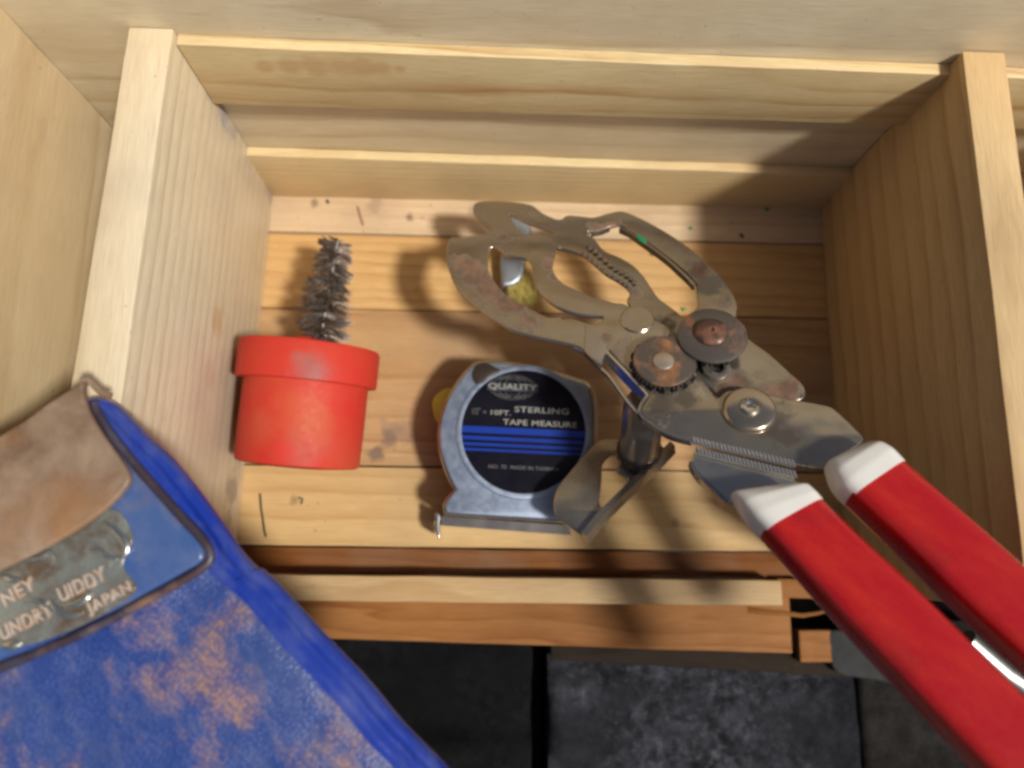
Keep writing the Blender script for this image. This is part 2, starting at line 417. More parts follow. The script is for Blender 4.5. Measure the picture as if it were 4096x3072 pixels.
w_dl = wood('pine_left_divider', 'Y', (12, 190), 6.0, 4, pale=(.70, .62, .46), late=(.42, .31, .17), late_amt=.85, tilt=.006, wav=.2, dirt=.5, rough=.34, spec=.75, dirtcol=(.30, .25, .22), marks=[(wp(px, py, x=XL), r, c, am) for (px, py, r, c, am) in
    [(790, 230, 5, (.30, .30, .34), .8), (850, 330, 6, (.32, .32, .35), .85), (900, 450, 6, (.33, .32, .34), .8), (940, 530, 4, (.34, .32, .33), .7), (1085, 760, 7, (.33, .29, .26), .7), (980, 1780, 8, (.20, .17, .15), .75), (955, 1960, 9, (.20, .17, .15), .75), (1010, 1560, 7, (.25, .21, .18), .6), (890, 1290, 7, (.50, .27, .10), .5), (860, 1500, 6, (.52, .34, .22), .4), (925, 2120, 9, (.22, .18, .15), .7)]])
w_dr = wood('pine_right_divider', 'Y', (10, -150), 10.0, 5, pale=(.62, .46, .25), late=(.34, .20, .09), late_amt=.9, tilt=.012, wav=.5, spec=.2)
w_left = wood('pine_left_wall', 'Y', (40, 20), 17, 6, pale=(.70, .57, .36), late=(.48, .33, .16), late_amt=.75, tilt=.03, wav=.9, rough=.36, spec=.6)
FM = [[(1500, 830, 5, (.34, .22, .15), .7), (1640, 870, 3, (.16, .10, .07), .8), (1260, 815, 3, (.2, .13, .09), .8), (1900, 850, 4, (.3, .2, .14), .6)], [(1700, 1170, 6, (.40, .20, .06), .6)], [(1600, 1720, 7, (.22, .15, .11), .7), (1500, 1820, 4, (.14, .10, .08), .8), (1560, 1760, 4, (.16, .11, .08), .7), (1700, 1640, 8, (.40, .22, .13), .6), (1120, 1300, 6, (.4, .26, .13), .5)], [(1180, 2000, 3, (.16, .10, .06), .6), (2700, 2090, 2, (.20, .13, .08), .6), (1500, 2050, 8, (.46, .28, .12), .5)], [(1150, 2230, 6, (.12, .05, .02), .6), (1900, 2260, 7, (.15, .07, .03), .6)]]
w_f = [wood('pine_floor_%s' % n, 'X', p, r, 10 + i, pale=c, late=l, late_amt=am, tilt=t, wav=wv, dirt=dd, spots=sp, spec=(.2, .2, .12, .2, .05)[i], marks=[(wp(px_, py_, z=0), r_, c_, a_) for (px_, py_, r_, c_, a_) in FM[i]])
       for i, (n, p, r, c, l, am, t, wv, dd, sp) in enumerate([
        ('bleached', (40, 12), 5, (.62, .48, .32), (.40, .24, .12), .7, .01, .4, .6, 1.0),
        ('golden', (-34, 14), 5.2, (.58, .38, .165), (.34, .15, .045), .9, .012, .6, .3, .4),
        ('stained', (14, 14), 7, (.48, .31, .155), (.24, .10, .038), .9, .03, .8, .7, .8),
        ('yellow', (40, 16), 8, (.56, .39, .185), (.36, .20, .07), .8, .01, .5, .35, .6),
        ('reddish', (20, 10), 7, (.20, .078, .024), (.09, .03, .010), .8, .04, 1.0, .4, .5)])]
w_front = wood('pine_front_rail', 'X', (-4, 30), 3.2, 21, pale=(.48, .34, .18), late=(.30, .17, .07), late_amt=.8, tilt=.006, wav=.3, spec=.15)
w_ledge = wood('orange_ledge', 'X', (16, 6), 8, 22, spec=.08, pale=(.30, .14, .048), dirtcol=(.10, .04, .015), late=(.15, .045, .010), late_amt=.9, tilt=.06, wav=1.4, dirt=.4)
XA, XZ = -145.5, 232.0
# back wall board, then the two rails nailed in front of it
plank('back_wall', box8(XA - 12, XZ + 12, YB + 4, YB + 16, -8, 158), w_back, crate, cuts=30, seed=1)
plank('left_wall', box8(XA - 12, XA, -32, YB + 3.8, -8, 158), w_left, crate, seed=2)
plank('right_wall', box8(XZ, XZ + 12, -32, YB + 3.8, -8, 102), w_left, crate, seed=3)
def rail(name, top, bot, mat, x0, x1, seed, th=4.0):
    def zat(pts, x):
        (p, q) = pts; a = wp(*p, y=YB); b = wp(*q, y=YB); t = (x - a.x) / (b.x - a.x); return a.z + (b.z - a.z) * t
    P = []
    for zz in (bot, top):
        for (x, y) in ((x0, YB), (x1, YB), (x1, YB + th - .15), (x0, YB + th - .15)): P.append((x, y, zat(zz, x)))
    return plank(name, P, mat, crate, bevel=.35, cuts=24, seed=seed)
rail('upper_rail', ((705, 180), (3700, 296)), ((1000, 421), (3300, 492)), w_rail, XL - .2, XR + .2, 4)
rail('upper_rail', ((705, 180), (3700, 296)), ((1000, 421), (3300, 492)), w_rail, XR + 13.4, XZ - .2, 14)
rail('lower_rail', ((1130, 626), (3300, 700)), ((1107, 790), (3290, 836)), w_rail2, XL - .2, XR + .2, 5)
rail('lower_rail', ((1130, 626), (3300, 700)), ((1107, 790), (3290, 836)), w_rail2, XR + 13.4, XZ - .2, 15)
# dividers
tl0 = wp(680, 111, x=XL).z; tr0 = wp(3858, 264, x=XR).z
def div(b0, b1, f0, f1, z):   # back and front x of both faces
    return [(f0, -17, .1), (f1, -17, .1), (b1, YB + 3.7, .1), (b0, YB + 3.7, .1), (f0 - .3, -17, z), (f1 - .3, -17, z), (b1 - .6, YB + 3.7, z), (b0 - .6, YB + 3.7, z)]
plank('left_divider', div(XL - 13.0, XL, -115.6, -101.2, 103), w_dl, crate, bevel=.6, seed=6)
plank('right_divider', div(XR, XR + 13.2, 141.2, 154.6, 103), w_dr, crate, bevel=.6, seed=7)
# floor boards
def fy(*p): return W(*p).y
js = [YB + 3.6, 129.5, 95.3, 28.9, -3.2]
for i in range(4):
    y1, y0 = js[i], js[i + 1]
    dz = (0, -.5, -.2, -.1)[i]
    plank('floor_board', box8(XA + .2, XZ - .2, y0 + .35, y1 - .35, -8, dz), w_f[i], crate, bevel=.45, wob=.2, cuts=30, seed=20 + i)
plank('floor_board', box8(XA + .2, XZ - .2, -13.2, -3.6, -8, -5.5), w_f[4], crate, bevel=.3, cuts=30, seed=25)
zr = 6.0
yr0 = W(2300, 2313, zr).y; yr1 = W(2300, 2415, zr).y; xr1 = W(3130, 2400, zr).x
plank('front_rail', box8(XA - 4, xr1, yr1, yr0, -11.9, zr), w_front, crate, bevel=.5, cuts=30, seed=26)
yl = W(2300, 2600, -12).y; xl = W(3165, 2520, -12).x
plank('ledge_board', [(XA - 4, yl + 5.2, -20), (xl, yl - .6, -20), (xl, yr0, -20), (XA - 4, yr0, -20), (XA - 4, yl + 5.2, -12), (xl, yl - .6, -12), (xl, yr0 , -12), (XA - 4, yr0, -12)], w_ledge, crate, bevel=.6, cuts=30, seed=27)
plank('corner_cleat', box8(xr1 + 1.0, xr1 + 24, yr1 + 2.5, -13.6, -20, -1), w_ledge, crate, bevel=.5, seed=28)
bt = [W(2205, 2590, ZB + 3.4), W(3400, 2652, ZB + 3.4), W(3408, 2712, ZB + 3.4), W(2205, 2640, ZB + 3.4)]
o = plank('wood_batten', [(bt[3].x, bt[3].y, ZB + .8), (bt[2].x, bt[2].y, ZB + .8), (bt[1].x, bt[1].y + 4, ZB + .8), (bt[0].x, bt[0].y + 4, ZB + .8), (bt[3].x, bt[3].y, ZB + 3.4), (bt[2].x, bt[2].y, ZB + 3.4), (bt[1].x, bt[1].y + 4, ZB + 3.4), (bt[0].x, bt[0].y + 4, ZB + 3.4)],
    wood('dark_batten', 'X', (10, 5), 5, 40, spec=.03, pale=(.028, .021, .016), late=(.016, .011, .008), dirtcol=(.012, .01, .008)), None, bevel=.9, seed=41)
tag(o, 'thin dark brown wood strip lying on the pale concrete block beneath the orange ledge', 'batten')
# loose splinter lifting from the ledge
sp = [W(2990, 2440, -3), W(3060, 2448, 0), W(3130, 2452, 2), W(3210, 2462, 4), W(3275, 2452, 6), W(3320, 2438, 8)]
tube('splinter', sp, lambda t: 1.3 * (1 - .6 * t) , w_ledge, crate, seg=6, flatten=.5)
# offcut and pipe seen under the right-hand corner
cx = W(3260, 2600, -26)
o = plank('wood_offcut', box8(cx.x - 6.5, cx.x + 7.5, cx.y - 5, cx.y + 8, -33.6, -26), w_ledge, None, bevel=.6, seed=31)
tag(o, 'small tan wood offcut lying on the concrete past the end of the orange ledge', 'offcut')
k = plain('dull_zinc', (.04, .04, .04), .7, .0, .3, .3, .5, spec=.1)
o = slab('metal_scrap', flat(-26), [(3330, 2520), (3480, 2560), (3620, 2660), (3640, 2740), (3500, 2720), (3350, 2690), (3320, 2600)], k, None, thick=3, bevel=.8)
tag(o, 'dull grey metal scrap on the concrete left of the lower red handle', 'metal scrap')
k = plain('bright_steel', (.40, .41, .38), .38, 1.0, .05, .6, .3)
o = tube('steel_rod', [W(3860, 2560, -17), W(3940, 2630, -17.5), W(4010, 2690, -18), W(4180, 2800, -18), W(4380, 2930, -18)], 5.2, k, None, seg=20)
tag(o, 'shiny steel rod lying below the gap between the two red handles', 'rod')

# ================================================================ TERMINAL BRUSH (red cap, wire bristles)
tb = thing('wire_brush', 'round red plastic holder with a tapered grey wire brush, lying against the left divider', 'brush', W(1220, 1850, 0))
def z4(x, y): return (850 + x / 1.4424, 850 + y / 1.4424)
def red_plastic(name, seed, wear, marks=()):
    k = NT(name); V = k.coord(loc=(seed, seed * 2, 0))
    n = k.noise(V, 0.06, 4, .6); n2 = k.noise(V, 0.4, 4, .6)
    col = k.mix(k.ramp(n, [(.32, 0), (.66, wear)]), (.50, .028, .018), (.47, .07, .028))
    col = k.mix(k.ramp(n2, [(.60, 0), (.74, .4)]), col, (.33, .05, .04))
    col = k.mix(k.ramp(k.noise(V, .03, 2), [(.60, 0), (.75, .45)]), col, (.28, .09, .08))
    col = k.stain(col, marks, .10, 1.6, .8)
    k.set(**{'Base Color': col, 'Roughness': k.ramp(n2, [(.3, .5), (.7, .7)]), 'Specular IOR Level': .3}); k.b.inputs['Subsurface Weight'].default_value = 0.0
    k.bump(n2, .12, .5); return k.m
ca = flat(21.6).at(*z4(492, 1452)); cb = flat(27.5).at(*z4(568, 790))
axd = (cb - ca).normalized()
RB, RCo = 22.8, 26.0
fb = Frame(ca, axd, (1, 0, 0))
La = (cb - ca).length
top = 0
pa = flat(26).at(*z4(545, 985)); lb = (pa - ca).dot(axd)
pt = flat(27).at(*z4(575, 775)); lt = (pt - ca).dot(axd)
lathe('holder', fb, ca, [(0, -1.2), (RB * .6, -.8), (RB - 1.2, 0), (RB - .3, .5), (RB, 1.3), (RB + .2, lb * .5), (RB + .1, lb + .3), (RB - 3, lb + .4)], red_plastic('red_plastic_worn', 1, .6, [(flat(44).at(*z4(560, 1180)), 13, (.47, .09, .03), .7), (flat(40).at(*z4(330, 1230)), 9, (.46, .11, .05), .5), (flat(26).at(*z4(190, 1270)), 7, (.22, .06, .06), .8), (flat(44).at(*z4(430, 1380)), 5, (.60, .03, .03), .6)]), tb, 64)
lathe('collar', fb, ca, [(RB - 2, lb), (RCo - .5, lb), (RCo, lb + .5), (RCo, lt - 1), (RCo - .7, lt), (RCo - 3, lt + .3), (8.5, lt + .6), (7.6, lt + 1.0), (6.0, lt + 3.0), (3.0, lt + 3.8), (0, lt + 3.8)], red_plastic('red_plastic_bright', 9, .3, [(flat(50).at(*z4(560, 900)), 9, (.30, .10, .09), .85), (flat(50).at(*z4(500, 830)), 5, (.32, .12, .10), .6), (flat(45).at(*z4(300, 830)), 5, (.50, .08, .04), .6)]), tb, 64)
# bristles in a twisted tapering spiral
b0 = flat(26).at(*z4(622, 745)); b1 = flat(30).at(*z4(722, 160))
bd = (b1 - b0); BL = bd.length; bd.normalize()
bu = bd.cross(Vector((0, 0, 1))).normalized(); bv = bu.cross(bd)
tube('core_wire', [b0 - bd * 2, b0 + bd * BL * .5, b1], 0.9, plain('core_steel', (.25, .22, .20), .45, .9), tb)
bm = bmesh.new()
def bristle(bm, p, q, r):
    d = (q - p).normalized(); a = d.orthogonal().normalized(); b = d.cross(a)
    A = [bm.verts.new(p + (a * math.cos(t) + b * math.sin(t)) * r) for t in (0, 2.09, 4.19)]
    B = [bm.verts.new(q + (a * math.cos(t) + b * math.sin(t)) * r * .8) for t in (0, 2.09, 4.19)]
    for i in range(3): bm.faces.new((A[i], A[(i+1) % 3], B[(i+1) % 3], B[i]))
    bm.faces.new(B)
rb = random.Random(3)
def rad(t): return 11.0 - 4.6 * max(0, t - .3) / .7
NT_ = 150
for i in range(NT_):
    t = (i + rb.uniform(-.4, .4)) / NT_; t = min(max(t, 0), 1)
    ang = t * 2 * math.pi * 7 + (math.pi if i % 2 else 0) + rb.gauss(0, .9)
    sw = rb.gauss(.35, .28); ln = rb.uniform(.72, 1.12); cl = Vector((rb.gauss(0, .16), rb.gauss(0, .16), rb.gauss(0, .10)))
    for j in range(26):
        a_ = ang + rb.gauss(0, .30); rr = rad(t) * ln * rb.uniform(.82, 1.03)
        rd = bu * math.cos(a_) + bv * math.sin(a_)
        p = b0 + bd * (t * BL + rb.gauss(0, .35)) + rd * .3
        mid = p + (rd + bd * -sw * .3 + cl * .3).normalized() * rr * .55
        q = mid + (rd - bd * (sw + rb.gauss(0, .10)) + cl).normalized() * rr * .45
        bristle(bm, p, mid, .12); bristle(bm, mid, q, .11)
bo = bm_obj('bristles', bm, (b0 + b1) / 2, None, tb, 20); bo['kind'] = 'stuff'
k = NT('bristle_steel'); V = k.coord(); n = k.noise(V, .25, 3)
k.set(**{'Base Color': k.mix(k.ramp(n, [(.42, 0), (.6, 1)]), (.22, .185, .16), (.15, .095, .06)), 'Metallic': .35, 'Roughness': .5}); bo.data.materials.append(k.m)
k = plain('loose_black_wire', (.03, .02, .015), .6)
tube('bent_bristle', [flat(26).at(*z4(650, 690)), flat(28).at(*z4(700, 740)), flat(26.5).at(*z4(752, 792))], .22, k, tb, seg=5)

# ================================================================ TAPE MEASURE
ZT = 25.0
FT = flat(ZT)
def z5(x, y): return (1650 + x / 1.9518, 1350 + y / 1.9518)
tm = thing('tape_measure', 'silver and blue pocket tape measure with a round dark label, lying under the opener crank', 'tape measure', W(2100, 1800, 0))
k = NT('satin_case'); V = k.coord(); n = k.noise(V, .35, 5, .7); n2 = k.noise(V, 2.0, 3)
col = k.mix(k.ramp(n, [(.45, 0), (.8, .45)]), (.25, .30, .40), (.42, .47, .54))
k.set(**{'Base Color': col, 'Metallic': .8, 'Roughness': k.ramp(n, [(.3, .38), (.7, .55)])}); k.bump(n2, .03, .5); case_m = k.m
chrome = worn_metal('scuffed_chrome', (.50, .47, .43), .3, .2, seed=5, grime=.25, thr=.62)
case = [z5(*p) for p in [(245, 1385), (238, 1290), (322, 1185), (262, 1080), (205, 900), (192, 740), (215, 600), (275, 450), (370, 300), (470, 195), (560, 172), (800, 185), (1080, 245), (1290, 310), (1390, 355), (1432, 450), (1448, 600), (1440, 900), (1440, 1200), (1450, 1440), (1250, 1450), (800, 1420)]]
slab('case_body', FT, case, chrome, tm, h=-1.2, thick=ZT - 1.4, bevel=1.8, sharp=(0, 2, 19, 20), res=3)
face = [z5(*p) for p in [(262, 1372), (258, 1295), (340, 1185), (285, 1075), (225, 900), (212, 740), (235, 600), (295, 455), (385, 315), (480, 215), (570, 198), (790, 212), (1060, 268), (1260, 330), (1350, 375), (1385, 460), (1400, 600), (1400, 900), (1405, 1200), (1420, 1425), (1250, 1432), (800, 1405)]]
slab('face_plate', FT, face, case_m, tm, h=0, thick=1.6, bevel=.7, sharp=(0, 2, 19, 20), res=3)
cD = FT.at(*z5(868, 730)); rD = (FT.at(*z5(1352, 745)) - FT.at(*z5(383, 715))).length / 2
rotD = math.atan2(*(lambda v: (v.y, v.x))(FT.at(*z5(1340, 745)) - FT.at(*z5(385, 700))))
lathe('bezel', FT, cD, [(rD - .3, -.1), (rD + .1, .45), (rD + 1.1, .55), (rD + 2.0, .35), (rD + 2.4, -.1)], case_m, tm, 72)
k = plain('label_black', (.004, .004, .009), .3, 0, 0, 1, .5, .0, .12, col2=(.016, .014, .02), vscale=.08)
lab = lathe('label', FT, cD, [(rD, -.1), (rD, .2), (0, .22)], k, tm, 72)
fD = Frame(cD, (0, 0, 1), (math.cos(rotD), math.sin(rotD), 0))
sc = ((FT.at(*z5(1352, 745)) - FT.at(*z5(383, 715))).length) / 969.0
blue = plain('label_blue', (.008, .038, .28), .35, 0, 0, 1, .6, .0, .2, col2=(.008, .02, .20), vscale=.06)
for (ya, yb) in ((700, 752), (776, 806), (828, 852), (872, 892)):
    y0 = -(yb - 720) * sc; y1 = -(ya - 720) * sc
    bm = bmesh.new(); N = 10; up = []; dn = []
    for i in range(N + 1):
        f = i / N; yy = y1
        xa = math.sqrt(rD**2 - y1**2) - .15; xb = math.sqrt(rD**2 - y0**2) - .15
        up.append(bm.verts.new(((2*f-1) * xa, y1, .25))); dn.append(bm.verts.new(((2*f-1) * xb, y0, .25)))
    for i in range(N): bm.faces.new((dn[i], dn[i+1], up[i+1], up[i]))
    bm_obj('stripe', bm, cD, blue, lab, 30, fD)
ink = plain('label_ink', (.30, .295, .265), .5, 0, 0, 1, .6, vscale=.25)
dim = plain('label_ink_faded', (.13, .13, .12), .5, 0, 0, 1, .6, vscale=.25)
def lt_(body, x0, x1, yc, hgt, mat=ink, bold=.012, sp=1.05):
    # positions measured along the tilted label lines
    xm = (x0 + x1) / 2; q = FT.at(*z5(xm, yc))
    text('lettering', body, fD, q, (x1 - x0) * sc, hgt * sc, 0, mat, lab, ext=.06, h=.22, bold=bold, spacing=sp)
lt_('STERLING', 795, 1222, 570, 46)
lt_('TAPE MEASURE', 706, 1285, 672, 44)
lt_('10FT.', 612, 768, 588, 40)
lt_('1/2"', 468, 528, 575, 50, dim, .004)
lt_('x', 550, 578, 582, 20, dim, .004)
lt_('NO. 70  MADE IN TAIWAN', 598, 1135, 1018, 28, dim, .006)
# the round quality emblem: globe lines and a banner
q = FT.at(*z5(782, 390))
bm = bmesh.new()
def ell(bm, a, b, wd, z, a0=0, a1=2*math.pi, n=48):
    pv = None
    for i in range(n + 1):
        t = a0 + (a1 - a0) * i / n
        c_, s_ = math.cos(t), math.sin(t)
        v1 = bm.verts.new((a * c_, b * s_, z)); v2 = bm.verts.new(((a - wd) * c_, (b - wd) * s_, z))
        if pv: bm.faces.new((pv[0], v1, v2, pv[1]))
        pv = (v1, v2)
for (a_, b_) in ((185, 100), (170, 88), (120, 88), (65, 88)): ell(bm, a_ * sc, b_ * sc, .16, .24)
for yy in (-75, -60, 60, 75):
    xx = 170 * math.sqrt(1 - (yy / 100) ** 2) * sc
    vs = [bm.verts.new(p) for p in ((-xx, yy * sc, .24), (xx, yy * sc, .24), (xx, yy * sc + .12, .24), (-xx, yy * sc + .12, .24))]; bm.faces.new(vs)
em = bm_obj('emblem', bm, q, dim, lab, 30, fD)
bm = bmesh.new(); hexa(bm, [(x * sc, y * sc, z) for z in (.2, .28) for (x, y) in ((-200, -34), (200, -34), (200, 34), (-200, 34))])
bm_obj('banner', bm, q, plain('label_black_two', (.02, .02, .03), .4), lab, 30, fD)
text('lettering', 'QUALITY', fD, q, 384 * sc, 56 * sc, 0, ink, lab, ext=.06, h=.28, bold=.015)
# hook, dark patch for the bezel reflection, knurled lower edge and the yellow tape behind the case
kn = chrome
FK = flat(13)
p0 = FK.at(*z5(225, 1425)); p1 = FK.at(*z5(1235, 1500))
bm = bmesh.new(); N = 44; dv = (p1 - p0); dl = dv.length; dv.normalize(); pv = Vector((dv.y, -dv.x, 0))
hexa(bm, [p0 + Vector((0, 0, -11)) - pv * 1.5, p1 + Vector((0, 0, -11)) - pv * 1.5, p1 + Vector((0, 0, -11)) + pv * 2.0, p0 + Vector((0, 0, -11)) + pv * 2.0, p0 - pv * 1.5 , p1 - pv * 1.5, p1 + pv * 2.0, p0 + pv * 2.0])
for i in range(N):
    a_ = p0 + dv * (dl * (i + .15) / N) ; s_ = dv * (dl / N * .55); t_ = dv * .9
    hexa(bm, [a_ - pv * 1.0 - t_, a_ + s_ - pv * 1.0 - t_, a_ + s_ + pv * 2.1 + t_, a_ + pv * 2.1 + t_] + [x + Vector((0, 0, .9)) for x in (a_ - pv * 1.0 - t_, a_ + s_ - pv * 1.0 - t_, a_ + s_ + pv * 2.1 + t_, a_ + pv * 2.1 + t_)])
bm_obj('knurled_edge', bm, (p0 + p1) / 2, chrome, tm, 30)
hk = slab('hook', flat(14), [z5(*p) for p in [(172, 1375), (205, 1370), (215, 1400), (208, 1470), (215, 1545), (200, 1562), (172, 1490), (178, 1430)]], plain('hook_steel', (.6, .58, .55), .25, 1.0), tm, thick=9, bevel=.3)
slab('bezel_reflection', FT, [z5(*p) for p in [(470, 265), (500, 215), (570, 198), (640, 225), (690, 262), (620, 300), (560, 350), (500, 360), (470, 320)]], plain('reflection_brown', (.045, .03, .022), .35, .3, .1, .5, .5), tm, h=.9, thick=1.6, bevel=.6)  # dark brown patch painted for a reflection in the chrome bezel
bm = bmesh.new()
ye = slab('yellow_tape', flat(11), [z5(*p) for p in [(160, 480), (250, 400), (320, 420), (320, 620), (200, 650), (165, 600)]], plain('tape_yellow', (.72, .58, .05), .5, 0, 0, 1, .3), tm, thick=8, bevel=.6)

# ================================================================ SMALL BRUSH under the jaws
def zj(x, y): return (1700 + x / 2.765, 750 + y / 2.765)
pb = thing('paint_brush', 'small brush with grey metal ferrule and yellow bristles, under the left opener jaw', 'brush', W(2060, 1100, 0))
FB = flat(7.5)
slab('ferrule', FB, [zj(*p) for p in [(905, 330), (850, 640), (828, 800), (832, 900), (850, 1080), (905, 1092), (1000, 1065), (1080, 985), (1112, 850), (1130, 700), (1180, 430), (1040, 330)]], worn_metal('brush_ferrule', (.38, .44, .52), .2, .42, seed=3, thr=.62), pb, thick=5, bevel=1.6, res=3)
bm = bmesh.new(); rb2 = random.Random(5)
q0 = FB.at(*zj(880, 1060), -2.5); q1 = FB.at(*zj(1150, 1000), -2.5); e0 = FB.at(*zj(960, 1215), -3); e1 = FB.at(*zj(1235, 1240), -4)
for i in range(700):
    t = rb2.random(); zz = rb2.uniform(-2, 2)
    p = q0.lerp(q1, t) + Vector((0, 1.2, zz)); e = e0.lerp(e1, min(1, max(0, t + rb2.gauss(0, .22)))) + Vector((rb2.gauss(0, .9), rb2.gauss(0, 1.6), zz * 1.2 + rb2.gauss(0, .4)))
    bristle(bm, p, e, .16)
bo = bm_obj('bristles', bm, (q0 + e1) / 2, plain('yellow_bristle', (.52, .42, .12), .7, 0, 0, 1, .6, col2=(.30, .24, .07), vscale=.4), pb, 20); bo['kind'] = 'stuff'

# ================================================================ CAN OPENER
TIP = flat(36).at(1700 + 350 / 1.7015, 700 + 190 / 1.7015)
A_, B_ = 0.12, -0.41
OP = Frame(TIP, (-A_, -B_, 1.0), (1, 0, 0))
def z6(x, y): return (1700 + x / 1.7015, 700 + y / 1.7015)
def z7(x, y): return (2400 + x / 1.5085, 1100 + y / 1.5085)
def zh(x, y): return (2700 + x / 1.2092, 1700 + y / 1.2092)
def zk(x, y): return (2150 + x / 3.016, 1650 + y / 3.016)
def zg(x, y): return (2400 + x / 2.765, 1200 + y / 2.765)
opener = thing('can_opener', 'rusty nickel plated can opener with red handles, white ferrules and looped jaws', 'can opener', W(2700, 1600, 0))
def isl(f, *L): return [(OP.at(*f(x, y)), r) for (x, y, r) in L]
nick = worn_metal('nickel_jaw', (.50, .44, .35), .60, .19, seed=2, grime=.42, thr=.62, rustcol=(.13, .058, .030), grimecol=(.12, .085, .055),
    isl=isl(z6, (260, 620, 6), (340, 700, 7), (430, 790, 9), (560, 880, 8), (700, 1000, 5), (840, 610, 3.5), (890, 690, 3), (520, 440, 4), (1240, 1110, 2.5)) + isl(zg, (1560, 880, 4), (2000, 940, 3)),
    dark=isl(zg, (700, 1180, 8), (900, 1060, 7), (1250, 950, 5), (1950, 1300, 8), (2100, 1500, 6)))
nick2 = worn_metal('nickel_body', (.68, .63, .54), .5, .16, seed=8, grime=.3, thr=.60, rustcol=(.22, .07, .03), grimecol=(.15, .11, .075))
jawB = worn_metal('nickel_jaw_lower', (.46, .41, .33), .65, .20, seed=12, grime=.45, thr=.60, rustcol=(.14, .062, .032), grimecol=(.15, .11, .07),
    isl=isl(z6, (1170, 330, 5), (1310, 330, 3), (1440, 780, 3), (1460, 790, 3), (1870, 620, 4)) + isl(zg, (1560, 880, 5), (1450, 950, 4), (1900, 930, 5), (2050, 960, 6), (800, 380, 4)),
    dark=isl(z6, (1850, 620, 6), (1950, 740, 7), (2050, 850, 6), (1600, 1000, 6)))
# lever B : right jaw, runs under the rivet to the lower red handle
outB = [z6(*p) for p in [(450, 175), (345, 185), (325, 240), (345, 275), (400, 335), (440, 375), (430, 410), (560, 420), (700, 430),
        (850, 440), (880, 480), (895, 490), (960, 505), (1040, 530), (1100, 560), (1160, 610), (1230, 670), (1300, 710), (1365, 755), (1395, 800), (1375, 850), (1400, 900), (1360, 1000), (1500, 1150), (1750, 1300)]]
outB += [z7(*p) for p in [(620, 640), (760, 760), (900, 830), (1000, 790), (1180, 760), (1235, 735), (1232, 670), (1150, 590), (1030, 480), (900, 385), (870, 350), (830, 290)]]
outB += [z6(*p) for p in [(2120, 950), (2125, 880), (2100, 815), (2050, 740), (1980, 655), (1890, 570), (1790, 485), (1660, 398), (1520, 318), (1400, 262), (1330, 243), (1250, 258), (1150, 285), (1080, 280), (970, 272), (925, 300), (870, 290), (790, 250), (720, 200), (560, 178)]]
holeB1 = [z6(*p) for p in [(1110, 385), (1150, 425), (1190, 480), (1235, 520), (1330, 560), (1420, 615), (1490, 690), (1540, 765), (1590, 835), (1660, 888), (1710, 925), (1760, 960), (1820, 930), (1855, 890), (1848, 800), (1845, 740), (1800, 680), (1740, 625), (1660, 560), (1560, 485), (1470, 425), (1390, 375), (1330, 335), (1260, 350), (1180, 380)]]
holeB2 = [z6(*p) for p in [(575, 262), (640, 292), (720, 330), (800, 355), (872, 385), (850, 402), (760, 390), (690, 402), (640, 372), (600, 315)]]
pB = slab('right_jaw', OP, outB, jawB, opener, h=-1.6, thick=1.8, bevel=.5, holes=(holeB1, holeB2), sm=3)
# turned-down flange along the inside of the right jaw (bright edge)
def flange(name, pts, h, depth, mat, lean=0.0, n=4, parent=None, th=.9):
    P = [OP.at(*p, h) for p in pts]; P = [Vector(p) for p in spline([tuple(p) for p in P], n, False)]
    bm = bmesh.new(); prev = None
    for i, p in enumerate(P):
        t = (P[min(i+1, len(P)-1)] - P[max(i-1, 0)]).normalized(); s = t.cross(OP.n).normalized()
        ring = [bm.verts.new(p + s * a + OP.n * b) for a, b in ((0, 0), (th, 0), (th + lean * depth, -depth), (lean * depth, -depth))]
        if prev:
            for k in range(4): bm.faces.new((prev[k], prev[(k+1) % 4], ring[(k+1) % 4], ring[k]))
        else: bm.faces.new(ring)
        prev = ring
    bm.faces.new(prev[::-1])
    return bm_obj(name, bm, P[len(P)//2], mat, parent or opener, 40)
flange('flange', [z6(*p) for p in [(1330, 352), (1400, 385), (1470, 435), (1560, 497), (1660, 572), (1735, 640), (1800, 700), (1840, 745)]], -1.3, 2.6, chrome, parent=pB)
flange('flange', [z6(*p) for p in [(1100, 392), (1180, 382), (1250, 355)]], -1.2, 1.6, chrome, parent=pB)
# bottle-cap teeth inside the right jaw
bm = bmesh.new()
tp = [z6(*p) for p in [(1085, 540), (1120, 560), (1150, 590), (1185, 622), (1220, 650), (1255, 680), (1292, 700), (1330, 722), (1362, 745), (1385, 770)]]
for i, p in enumerate(tp):
    for (dx, dy, hh) in ((0, 0, -1.4), (22, -26, -.6)):
        q = OP.at(p[0] + dx, p[1] + dy, hh); r = 1.05
        ring = [bm.verts.new(q + OP.u * r * math.cos(a) + OP.v * r * .8 * math.sin(a)) for a in [k * math.pi / 3 for k in range(6)]]
        apex = bm.verts.new(q + OP.n * 1.0 + OP.v * .3)
        for k in range(6): bm.faces.new((ring[k], ring[(k+1) % 6], apex))
        bm.faces.new(ring[::-1])
tb_ = bm_obj('teeth', bm, OP.at(*tp[4]), worn_metal('grimy_teeth', (.10, .095, .09), .5, .4, seed=6, grime=.8), pB, 20); tb_['kind'] = 'stuff'
slab('green_paint', OP, [z6(*p) for p in [(1440, 405), (1480, 420), (1510, 450), (1490, 462), (1455, 440)]], plain('green_paint', (.01, .22, .08), .4), pB, h=-1.05, thick=.25, bevel=.08)
